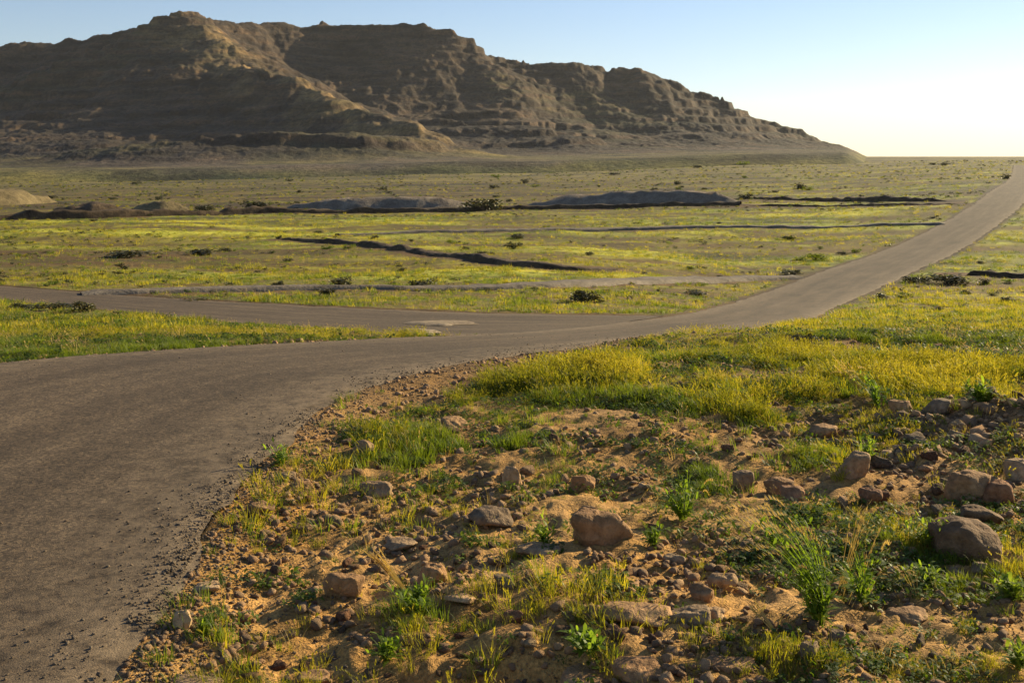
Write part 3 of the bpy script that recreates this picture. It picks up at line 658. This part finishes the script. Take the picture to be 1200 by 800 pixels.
# ------------------------------------------------------------------ scattered cover (uncountable: one object per kind)
def leafstrip(pts, wid, side):
    """triangle strip along pts, widths wid, side vector"""
    V = []; F = []
    n = len(pts)
    for i in range(n-1):
        V.append(pts[i]-side*wid[i]/2); V.append(pts[i]+side*wid[i]/2)
    V.append(pts[-1])
    for i in range(n-2): F += [(2*i, 2*i+1, 2*i+3), (2*i, 2*i+3, 2*i+2)]
    F.append((2*n-4, 2*n-3, 2*n-2)); return V, F
def tri_mesh(name, parts, mt):
    V = []; F = []
    for v, f in parts:
        o = len(V); V += list(v); F += [(a+o, b+o, c+o) for a, b, c in f]
    me = mesh_np(name, np.array(V), np.array(F)); me.materials.append(mt); return me
def tuft(name, seed, mt, n=26, h=.12, spread=.05, wid=.004, lean=.5, seg=3, seeds=0, wind=-.25):
    r = np.random.default_rng(seed); parts = []
    for i in range(n):
        a = r.uniform(0, 6.28); b = np.array([math.cos(a), math.sin(a), 0])*spread*math.sqrt(r.random()); hh = h*r.uniform(.45, 1.15)
        a2 = a+r.normal()*.6; out = np.array([math.cos(a2), math.sin(a2), 0])*lean*r.uniform(.15, 1)+np.array([wind, 0, 0])*r.uniform(.3, 1)
        T = np.linspace(0, 1, seg+1); pts = [b+np.array([0, 0, 1])*hh*(t-.25*t*t*np.linalg.norm(out))+out*hh*t**1.8 for t in T]
        a3 = r.uniform(0, 3.14); sd_ = np.array([math.cos(a3), math.sin(a3), 0]); w_ = wid*r.uniform(.6, 1.3)
        parts.append(leafstrip(pts, [w_*(1-.75*t) for t in T], sd_))
        if i < seeds:                                  # a nodding seed head
            p = pts[-1]; d = (pts[-1]-pts[-2]); d /= np.linalg.norm(d)
            for k in range(7):
                q = p+d*k*wid*1.6-np.array([0, 0, 1])*k*k*wid*.10; s2 = np.array([math.cos(k*2.1), math.sin(k*2.1), .3])
                parts.append(leafstrip([q, q+d*wid*2+s2*wid*1.0, q+d*wid*4.4+s2*wid*1.6], [wid*1.3, wid*1.1, 0], np.array([-s2[1], s2[0], 0])))
    return tri_mesh(name, parts, mt)
def leafy(name, seed, mt, n=30, h=.06, spread=.06, leaf=.016, flowers=0, fmat=None):
    r = np.random.default_rng(seed); parts = []
    for i in range(n):
        a = r.uniform(0, 6.28); rr = spread*math.sqrt(r.random()); c = np.array([math.cos(a)*rr, math.sin(a)*rr, h*r.uniform(.1, 1)*(1-.5*rr/spread)])
        L = leaf*r.uniform(.6, 1.3); u = r.normal(size=3); u[2] = abs(u[2])*.5; u /= np.linalg.norm(u); s2 = np.cross(u, [0, 0, 1.]); s2 /= np.linalg.norm(s2)+1e-9
        dn = np.array([0, 0, -1.])
        parts.append(leafstrip([c-u*L, c-u*L*.2+np.array([0, 0, L*.2]), c+u*L*.5+np.array([0, 0, L*.1]), c+u*L], [L*.15, L*.9, L*.75, 0], s2))
        if i % 3 == 0: parts.append(leafstrip([np.array([c[0]*.3, c[1]*.3, 0]), c*np.array([.7, .7, .7]), c], [L*.12, L*.1, 0], s2))
    return tri_mesh(name, parts, mt)
def scatter(name, protos, pts, rot, scl, idx, parent=None):
    col = bpy.data.collections.new(name+'_kinds')
    for i, me in enumerate(protos):
        o = bpy.data.objects.new('%s_kind' % name, me); col.objects.link(o)
    names = sorted(o.name for o in col.objects)
    me = bpy.data.meshes.new(name); me.vertices.add(len(pts)); me.vertices.foreach_set('co', np.asarray(pts, np.float32).ravel())
    for nm, arr in (('rot', rot), ('scl', scl)):
        a = me.attributes.new(nm, 'FLOAT_VECTOR', 'POINT'); a.data.foreach_set('vector', np.asarray(arr, np.float32).ravel())
    a = me.attributes.new('idx', 'INT', 'POINT'); a.data.foreach_set('value', np.asarray(idx, np.int32))
    me.update(); o = bpy.data.objects.new(name, me); scene.collection.objects.link(o)
    if parent: o.parent = parent
    g = bpy.data.node_groups.new(name+'_scatter', 'GeometryNodeTree')
    g.interface.new_socket('Geometry', in_out='INPUT', socket_type='NodeSocketGeometry'); g.interface.new_socket('Geometry', in_out='OUTPUT', socket_type='NodeSocketGeometry')
    gi = g.nodes.new('NodeGroupInput'); go = g.nodes.new('NodeGroupOutput'); ip = g.nodes.new('GeometryNodeInstanceOnPoints')
    ci = g.nodes.new('GeometryNodeCollectionInfo'); ci.inputs['Collection'].default_value = col; ci.inputs['Separate Children'].default_value = True; ci.inputs['Reset Children'].default_value = True
    ip.inputs['Pick Instance'].default_value = True
    def na(nm, tp):
        n = g.nodes.new('GeometryNodeInputNamedAttribute'); n.data_type = tp; n.inputs['Name'].default_value = nm; return n.outputs['Attribute']
    e = g.nodes.new('FunctionNodeEulerToRotation'); g.links.new(na('rot', 'FLOAT_VECTOR'), e.inputs[0])
    g.links.new(gi.outputs[0], ip.inputs['Points']); g.links.new(ci.outputs[0], ip.inputs['Instance']); g.links.new(na('idx', 'INT'), ip.inputs['Instance Index'])
    g.links.new(e.outputs[0], ip.inputs['Rotation']); g.links.new(na('scl', 'FLOAT_VECTOR'), ip.inputs['Scale']); g.links.new(ip.outputs[0], go.inputs[0])
    md = o.modifiers.new('scatter', 'NODES'); md.node_group = g
    return tag(o, kind='stuff')
def candidates(n, r0, r1, a0=-40, a1=56):
    n = int(n*96/68); a = np.radians(rng.uniform(a0, a1, n)); r = np.exp(rng.uniform(math.log(r0), math.log(r1), n)); return r*np.sin(a), r*np.cos(a)
def sdfroad(X, Y):
    return road_d(X, Y)
def place(X, Y, size, tilt=.15, jit=.3, squash=1.0, lift=0., d=None):
    n = len(X); z = base(X, Y)+relief(X, Y, d)+lift
    rot = np.column_stack([rng.normal(0, tilt, n), rng.normal(0, tilt, n), rng.uniform(-.6, .6, n) if squash == 1 else rng.uniform(0, 6.28, n)])
    s = size*rng.uniform(1-jit, 1+jit, n); return np.column_stack([X, Y, z]), rot, np.column_stack([s, s, s*squash])

# grasses
X, Y = candidates(420000, 2.9, 560); D = sdfroad(X, Y); rr = np.hypot(X, Y); dens = cover(X, Y, D); gre = greenness(X, Y)
keep = rng.random(len(X)) < dens*np.interp(rr, [3, 8, 20, 60, 260, 560], [.8, 1, .8, .6, .45, .3]); X, Y, D, rr, gre, dens = [q[keep] for q in (X, Y, D, rr, gre, dens)]
isg = rng.random(len(X)) < gre
hvar = .35+1.15*ss(fbm(X*1.6, Y*1.6, 3, 301), .32, .68)*(.6+.4*ss(fbm(X*.35, Y*.35, 2, 303), .25, .6))
size = np.interp(rr, [3, 6, 12, 30, 80, 260, 560], [.38, .48, .54, .70, 1.0, 1.8, 3.0])*hvar
yk = [tuft('grass', 1+i, M_ygrass, 30, .115, .06, .0042, .55, 3, (0, 6, 3, 9)[i]) for i in range(4)]
yf = [tuft('grass', 21+i, M_ygrass, 16, .13, .12, .012, .7, 2, 0) for i in range(3)]
gk = [tuft('grass', 41+i, M_ggrass, 30, .105, .06, .0048, .75, 3, 0) for i in range(3)]
gf = [tuft('grass', 61+i, M_ggrass, 16, .11, .12, .013, .9, 2, 0) for i in range(3)]
fark = (rr > 15).astype(int)
for nm, msk, near_k, far_k in (('yellow_grass', ~isg, yk, yf), ('green_grass', isg, gk, gf)):
    x, y, d, fk = X[msk], Y[msk], D[msk], fark[msk]
    p, ro, sc = place(x, y, size[msk], .16, .3, d=d)
    idx = np.where(fk == 0, rng.integers(0, len(near_k), len(x)), len(near_k)+rng.integers(0, len(far_k), len(x)))
    scatter(nm, near_k+far_k, p, ro, sc, idx)
    print(nm, len(x))
# straw and dry stalks
X, Y = candidates(26000, 2.9, 60); D = sdfroad(X, Y); dens = cover(X, Y, D); k = (rng.random(len(X)) < (.02+.35*dens+.5*dens*ss(Y, 7.5, 9)*ss(fbm(X*1.1, Y*1.1, 2, 343), .5, .62))) & (D > .12) & ~((X < -1.4) & (Y < 8)); X, Y, D = X[k], Y[k], D[k]
dk = [tuft('straw', 81+i, M_dry, 9, .13, .05, .003, .8, 3, (0, 5, 3)[i]) for i in range(3)]
p, ro, sc = place(X, Y, np.interp(np.hypot(X, Y), [3, 12, 60], [.5, .75, 1.3]), .3, .4, d=D); scatter('dry_grass', dk, p, ro, sc, rng.integers(0, 3, len(X)))
# low leafy weeds
X, Y = candidates(80000, 2.9, 22); D = sdfroad(X, Y); dens = cover(X, Y, D); gre = greenness(X, Y); nn = fbm(X*2.2, Y*2.2, 3, 311)
k = (rng.random(len(X)) < np.clip(dens*(.10+.6*gre)*.8, 0, 1)+.22*ss(nn, .60, .72)*(Y < 8)) & (D > .10) & ~((X < -1.4) & (Y < 8)); X, Y, D = X[k], Y[k], D[k]
wk = [leafy('weed', 91+i, M_weed, 26, .05, .045, .011) for i in range(4)]
p, ro, sc = place(X, Y, np.interp(np.hypot(X, Y), [3, 8, 22], [.75, 1.1, 2.0]), .1, .4, d=D); scatter('low_weeds', wk, p, ro, sc, rng.integers(0, 4, len(X)))
print('weeds', len(X))
# gravel and crumbs of soil
X, Y = candidates(210000, 2.6, 16); D = sdfroad(X, Y); dens = cover(X, Y, D); nn = fbm(X*2.4, Y*2.4, 3, 321); st = blob(X, Y, 1125, 520, .9, .6)
k = (rng.random(len(X)) < .34*ss(nn, .38, .64)*(1-.5*dens)+.6*st+.5*(1-ss(D, .0, .45))*(D > -.02)) & (D > -.10); X, Y, D = X[k], Y[k], D[k]
gm = [rock_mesh('pebble', 500+i, 1 if i < 4 else 2, (1, rng.uniform(.7, 1), rng.uniform(.5, .8)), 9, .10) for i in range(7)]
for i, m_ in enumerate(gm): m_.materials.append(M_gravel)
n = len(X); sz = .006+.046*rng.random(n)**5*(1-.4*(D < .2)); sz = sz*np.interp(np.hypot(X, Y), [3, 16], [.9, 1.8])*(1+.25*st[k])*np.where(st[k] > .3, rng.uniform(.6, 1.5, n), 1)
p, ro, sc = place(X, Y, sz, .4, .2, .85, 0, d=D); p[:, 2] += sz*.12; scatter('gravel', gm, p, ro, sc, rng.integers(0, 7, n))
print('gravel', n)
# darker chippings crumbling from the asphalt edge and lying on it
X, Y = candidates(260000, 2.6, 14); D = sdfroad(X, Y); nn = fbm(X*1.8, Y*1.8, 3, 331)
pr = np.where(D < 0, .004+.95*np.exp(-np.abs(D)/.12)*ss(nn, .3, .55), .9*np.exp(-np.abs(D)/.22))
k = (rng.random(len(X)) < pr) & (D < .8) & ~((D < 0) & (X < -4.6)); X, Y, D = X[k], Y[k], D[k]; n = len(X)
cm = [rock_mesh('chipping', 520+i, 1, (1, .85, .65), 9, .1) for i in range(5)]
for m_ in cm: m_.materials.append(M_chip)
sz = .005+.013*rng.random(n)**3; z = np.where(D < -.02, base(X, Y)+.022-.018*ss(D, -.06, 0)+(fbm(X*.7, Y*.7, 3, 15)-.5)*.02, base(X, Y)+relief(X, Y, D))
p, ro, sc = place(X, Y, sz, .4, .2, .85, 0, d=D); p[:, 2] = z+sz*.1; scatter('road_chippings', cm, p, ro, sc, rng.integers(0, 5, n))
print('chips', n)

# ------------------------------------------------------------------ single plants
def stems_and_leaves(root, seed, h, spread, n, leafmat, stemmat, leaf=.02, heads=0, headmat=None, wind=-.35, wid=.004, density=9):
    r = np.random.default_rng(seed); ps = []; pl = []; ph = []
    for i in range(n):
        a = r.uniform(0, 6.28); hh = h*r.uniform(.5, 1); out = np.array([math.cos(a), math.sin(a), 0])*spread*r.uniform(.2, 1); T = np.linspace(0, 1, 6)
        pts = [np.array([out[0]*.15, out[1]*.15, 0])+out*t**1.5+np.array([wind*hh*t**2.2, 0, hh*(t-.12*t*t)]) for t in T]
        ps.append(leafstrip(pts, [wid*(1-.6*t) for t in T], np.array([math.cos(a+1.5), math.sin(a+1.5), 0])))
        for k in range(density):
            t = r.uniform(.08, .92); j = min(int(t*5), 4); f = t*5-j; q = pts[j]*(1-f)+pts[j+1]*f; u = r.normal(size=3); u[2] = abs(u[2])*.7+.15; u /= np.linalg.norm(u)
            L = leaf*r.uniform(.6, 1.4)*(1.2-.5*t); s2 = np.cross(u, [0, 0, 1.]); s2 /= np.linalg.norm(s2)+1e-9
            pl.append(leafstrip([q, q+u*L*.5+np.array([0, 0, .1*L]), q+u*L*1.2, q+u*L*1.8-np.array([0, 0, .3*L])], [L*.15, L*.5, L*.42, 0], s2))
        if i < heads:
            p = pts[-1]; d = pts[-1]-pts[-2]; d /= np.linalg.norm(d)
            for k in range(16):
                q = p+d*k*wid*1.5-np.array([0, 0, 1])*k*k*wid*.06+np.array([wind, 0, 0])*k*wid*.3; s2 = np.array([math.cos(k*2.1), math.sin(k*2.1), .5])
                ph.append(leafstrip([q, q+d*wid*1.8+s2*wid*1.1, q+d*wid*4+s2*wid*1.5], [wid*.9, wid*.8, 0], np.array([-s2[1], s2[0], 0])))
    o1 = link('stem', tri_mesh('stem', ps, stemmat), stemmat, root, False)
    if pl: link('leaves', tri_mesh('leaves', pl, leafmat), leafmat, root, False)
    if ph: link('seed_head', tri_mesh('seed_head', ph, headmat), headmat, root, False)
def root_at(name, px, row, label, cat, group=None):
    X, Y = at(px, row); o = bpy.data.objects.new(name, None); scene.collection.objects.link(o); o.empty_display_size = .1
    o.location = (X, Y, float(ground_z(np.array([X]), np.array([Y]))[0])-.005); return tag(o, label, cat, group)
M_gstem = M_ggrass
PL = [ # px,row, h px, spread px, stems, leaf px, heads, label
 (960,735,150,56,60,7,24,'tall green plant with feathery pale seed heads bent over at the lower right'),
 (1010,700,75,34,22,7,3,'shorter green plant on the right flank of the tall feathery one'),
 (905,640,40,20,12,5,6,'thin feathery grass plant leaning left of the tall green plant'),
 (455,765,34,26,20,6,0,'bright green leafy weed on the soil at the lower left of the middle'),
 (690,768,22,30,24,8,0,'small dense dark green leafy weed in front of the flat dark slab'),
 (490,715,46,34,24,6,2,'green weed at the foot of the straw tuft'),
 (800,605,60,45,34,6,4,'lush green weed right above the largest boulder'),
 (1085,688,24,34,22,6,0,'low green weed below the big tilted boulder'),
 (1190,708,34,24,18,7,0,'dark green weed cut by the right edge of the view'),
 (240,735,24,14,12,5,0,'small green tuft at the near asphalt edge'),
 (330,545,34,20,16,5,4,'green and straw tuft at the edge of the asphalt by the bend'),
 (1150,500,34,20,18,6,0,'green weed growing on the stony bank'),
 (1020,545,40,26,18,5,3,'yellow-green plant at the left foot of the stony bank'),
 (1030,480,54,26,18,5,5,'green stalky plant in front of the yellow grass left of the stony bank'),
 (640,640,50,20,16,5,3,'thin weed standing just left of the largest boulder'),
 (765,640,36,20,14,5,2,'thin weed standing just right of the largest boulder'),
 (1090,640,40,34,22,6,0,'green weed left of the big tilted boulder'),
 (1195,790,44,20,16,7,0,'green weed in the bottom right corner'),
]
for i, (px, row, hp, sp, n, lf, hd, lab) in enumerate(PL):
    k = at(px, row)[1]/FPX; o = root_at('green_plant', px, row, lab, 'plant')
    stems_and_leaves(o, 700+i, hp*k*1.05, sp*k, n, M_bright, M_bright, lf*k*1.25, hd, M_dry if hd > 2 else M_ygrass, -.45 if hd > 4 else -.15, .0045 if hp > 60 else .0035, 8 if hd < 3 else 6)
def straw_tuft(px, row, hp, lean, label, n=16, seed=1, mt=None):
    k = at(px, row)[1]/FPX; r = np.random.default_rng(seed); ps = []; ph = []; h = hp*k
    for i in range(n):
        b = np.array([r.normal()*h*.06, r.normal()*h*.06, 0]); l = np.array([lean+r.normal()*.12, r.normal()*.15, 0]); hh = h*r.uniform(.7, 1.1); T = np.linspace(0, 1, 5)
        pts = [b+np.array([0, 0, hh*t])+l*hh*t for t in T]; ps.append(leafstrip(pts, [.004*(1-.5*t) for t in T], np.array([1., .2, 0]))); p = pts[-1]; d = l+np.array([0, 0, 1.]); d /= np.linalg.norm(d)
        for q in range(8):
            c = p-d*.05*h*q*.8; s2 = np.array([math.cos(q*2.1), math.sin(q*2.1), .6]); ph.append(leafstrip([c, c+d*.006+s2*.005, c+d*.016+s2*.008], [.005, .004, 0], np.array([-s2[1], s2[0], 0])))
    o = root_at('straw_tuft', px, row, label, 'grass tuft'); link('stalk', tri_mesh('stalk', ps, M_dry), M_dry, o, False); link('seed_head', tri_mesh('seed_head', ph, M_dry), M_dry, o, False)
straw_tuft(482, 688, 50, -.85, 'yellow straw tuft leaning left between two brown stones', 22, 1)
straw_tuft(912, 752, 44, -.8, 'long pale stalks leaning left at the bottom beside the tall plant', 6, 2)
straw_tuft(985, 690, 100, .25, 'upright pale stalks rising out of the tall feathery plant', 9, 3)
straw_tuft(1015, 470, 40, -.9, 'dry stalks leaning left in the yellow grass on the right', 9, 4)

# ------------------------------------------------------------------ shrubs of the plain
def shrub_mesh(seed, mt, n=420, leaf=.085):
    r = np.random.default_rng(seed); parts = []; nl = 7
    C = np.column_stack([r.uniform(-.33, .33, nl), r.uniform(-.3, .3, nl), r.uniform(.12, .55, nl)]); S = r.uniform(.2, .34, nl)
    for i in range(n):
        c = C[i % nl]; u = r.normal(size=3); u /= np.linalg.norm(u); q = c+u*S[i % nl]*r.random()**.4*np.array([1.1, 1.1, .8]); q[2] = abs(q[2])
        a = r.normal(size=3); a /= np.linalg.norm(a); s2 = np.cross(a, u); s2 /= np.linalg.norm(s2)+1e-9; L = leaf*r.uniform(.5, 1.3)
        parts.append(leafstrip([q-a*L*.6, q, q+a*L*.7], [L*.5, L*.8, 0], s2))
    return tri_mesh('crown', parts, mt)
def twig_mesh(seed):
    r = np.random.default_rng(seed); parts = []
    for i in range(9):
        a = i*.7+r.random(); e = np.array([math.cos(a)*.33, math.sin(a)*.3, r.uniform(.3, .7)]); m = e*.5+r.normal(size=3)*.03
        for s2 in (np.array([1., 0, 0]), np.array([0, 1., 0])): parts.append(leafstrip([np.zeros(3), m, e], [.04, .025, 0], s2))
    return tri_mesh('stem', parts, M_stem)
SC = [shrub_mesh(800+i, M_bush) for i in range(4)]; SG = [shrub_mesh(820+i, M_ggrass) for i in range(2)]; TW = [twig_mesh(840+i) for i in range(2)]
def shrub(px, row, wp, hp, label, group=None, green=False):
    o = root_at('shrub', px, row, label, 'shrub', group); k = at(px, row)[1]/FPX
    o.scale = (wp*k, wp*k*.9, hp*k*1.15); o.rotation_euler.z = rng.uniform(0, 6.28)
    c = bpy.data.objects.new('crown', (SG if green else SC)[int(rng.integers(0, 2 if green else 4))]); scene.collection.objects.link(c); c.parent = o
    s_ = bpy.data.objects.new('stem', TW[int(rng.integers(0, 2))]); scene.collection.objects.link(s_); s_.parent = o; return o
SH = [
 (568,247,46,20,'round dark bush between the two grey gravel heaps'),
 (688,355,42,22,'darkest round shrub just beyond the side road'),
 (398,334,38,14,'dark shrub where the thin track passes right of the pole-like stalk'),
 (384,346,26,12,'low shrub in front of the thin track near the dark shrub'),
 (325,338,22,12,'small round shrub behind the thin track'),
 (492,334,36,14,'wide brown shrub between stony bank and thin track'),
 (95,367,40,16,'dark shrub on the side road verge, widest of the row'),
 (62,364,50,12,'low brown shrub at the left of the row on the side road verge'),
 (22,362,34,10,'leftmost low shrub on the side road verge'),
 (140,371,24,10,'small shrub at the right end of the row on the side road verge'),
 (172,370,16,8,'tiny shrub standing apart on the side road verge'),
 (610,278,26,8,'dark shrub on the bare strip right of the plain centre'),
 (602,294,20,10,'small dark shrub above the right half of the stony bank'),
 (740,240,20,9,'dark shrub at the foot of the right gravel heap'),
 (939,222,18,11,'isolated round shrub in the far green plain'),
 (875,233,26,8,'dark shrub at the right end of the gravel heap'),
 (1180,210,14,9,'small shrub beside the far end of the road'),
 (235,247,34,10,'dark scrub right of the tan earth heap'),
 (300,243,40,12,'green-black scrub behind the thick bank'),
 (150,303,60,12,'reddish brown scrub on the bare ground at the left of the plain'),
 (235,300,44,10,'brown scrub on the bare ground right of the reddish scrub'),
 (930,322,30,8,'low scrub beside the left edge of the climbing road'),
 (955,305,32,10,'bushy green clump left of the climbing road'),
 (1070,331,34,12,'dark clump on the right verge of the climbing road'),
 (1110,333,50,16,'dark clump in the field right of the climbing road, nearest the stony bank'),
 (820,346,40,7,'flat brown scrub near the road across from the grass crest'),
 (230,352,40,10,'dark low scrub between side road and thin track'),
 (195,350,24,7,'smaller dark scrub left of the low scrub between side road and thin track'),
 (1115,183.9,10,3,'tiny far shrub on the skyline'),
 (944,406,30,16,'dark low shrub in the bright near grass'),
 (1030,350,24,8,'dark tuft on the right verge where the road starts to climb'),
]
for px, row, wp, hp, lab in SH:
    if row > 187: shrub(px, row, wp, hp, lab, green='green clump' in lab)
GR = [('small dark scrub bush dotted over the green plain', 'scrub bushes on the green plain', 48, (0, 1100), (255, 345), (7, 16)),
      ('far scrub bush below the mountain', 'far scrub bushes below the mountain', 50, (0, 1170), (193, 240), (6, 15)),
      ('scrub bush in the field right of the road', 'scrub bushes right of the road', 14, (1040, 1200), (290, 380), (8, 22))]
SHRUB_ITEMS = []
SHRUB_MARKS = [(568,240,'bush between gravel heaps',4),(430,238,'left gravel heap',4),(740,234,'right gravel heap',4),(190,242,'tan earth heap',4),(110,244,'dark brown earth heap',4),(380,287,'stony bank\'s left end',4),(540,303,'stony bank\'s middle',4),(710,317,'stony bank\'s right end',4),(688,350,'darkest roadside shrub',4),(398,330,'dark shrub on the thin track',4),(150,302,'reddish brown scrub',4),(1110,268,'climbing road',4),(939,222,'isolated round shrub',4),(1120,330,'dark clump beyond the road',4),(610,276,'dark shrub on the bare strip',4),(1000,237,'thin dark banks',4),(850,268,'low path',4),(900,326,'track junction',4),(300,195,'left mountain foot',4),(600,190,'central mountain foot',4),(900,188,'right mountain foot',4),(1180,205,'far road end',4),(30,236,'ochre heap',4),(250,262,'thick dark bank',4)]
for lab, grp, n, pr, rw, sr in GR:
    c = 0
    while c < n:
        px, row = rng.uniform(*pr), rng.uniform(*rw); X, Y = at(px, row); s = rng.uniform(*sr)
        if road_d([X], [Y])[0] < s*Y/FPX*.5+.15: continue
        gn = rng.random() < .3; hf = rng.uniform(.3, .5); o = shrub(px, row, s, s*hf, lab, grp, gn); c += 1
        SHRUB_ITEMS.append((o, px, row, ('tiny ' if s < 12 else 'small ')+('bright green' if gn else 'dark')+' scrub bush'))
label_by_landmark(SHRUB_ITEMS, SHRUB_MARKS)
X, Y = candidates(60000, 20, 520); D = sdfroad(X, Y); nn = fbm(X/14, Y/4.5, 5, 401, .6); rr = np.hypot(X, Y)
k = (rng.random(len(X)) < ss(nn, .50, .66)*np.interp(rr, [20, 60, 150, 520], [.10, .22, .5, .6])) & (D > .4); X, Y, D = X[k], Y[k], D[k]
mk = [shrub_mesh(860+i, M_bush if i < 2 else M_ggrass if i == 3 else M_ygrass, 60, .15) for i in range(4)]
p, ro, sc = place(X, Y, np.interp(np.hypot(X, Y), [20, 60, 150, 520], [.16, .28, .5, 1.1]), .1, .5, .55, d=D); scatter('low_scrub_undergrowth', mk, p, ro, sc, rng.integers(0, 4, len(X)))
print('scrub', len(X))
# thin stake standing beside the tan earth heap
def post(px, row, hp, rad, label):
    o = root_at('wooden_post', px, row, label, 'post'); k = at(px, row)[1]/FPX; h = hp*k; V = []; n = 8
    for z, r_ in ((0, rad), (h*.5, rad*.92), (h*.97, rad*.85), (h, rad*.6)):
        for i in range(n): V.append((math.cos(i/n*6.283)*r_*(1+.1*math.sin(i*3)), math.sin(i/n*6.283)*r_, z))
    F = [(r*n+i, r*n+(i+1) % n, (r+1)*n+(i+1) % n, (r+1)*n+i) for r in range(3) for i in range(n)]+[tuple(range(3*n, 4*n))]
    me = bpy.data.meshes.new('shaft'); me.from_pydata(V, [], F); link('shaft', me, M_conc, o)
post(190, 240, 18, .05, 'thin pale post standing in front of the tan earth heap')

# ------------------------------------------------------------------ thin air haze
def haze():
    b = (-2600, -60, -45, 1400, 2300, 215); me = bpy.data.meshes.new('haze')
    V = [(x, y, z) for x in (b[0], b[3]) for y in (b[1], b[4]) for z in (b[2], b[5])]
    me.from_pydata(V, [], [(0,1,3,2),(4,6,7,5),(0,4,5,1),(2,3,7,6),(0,2,6,4),(1,5,7,3)]); m = bpy.data.materials.new('thin_air_haze'); m.use_nodes = True; t = m.node_tree
    for n in list(t.nodes): t.nodes.remove(n)
    o_ = N(t, 'ShaderNodeOutputMaterial'); v = N(t, 'ShaderNodeVolumePrincipled'); v.inputs['Color'].default_value = (.86, .90, .95, 1); v.inputs['Density'].default_value = .00004; v.inputs['Anisotropy'].default_value = .2
    t.links.new(v.outputs[0], o_.inputs['Volume']); tag(link('haze', me, m, smooth=False), kind='stuff')
haze()
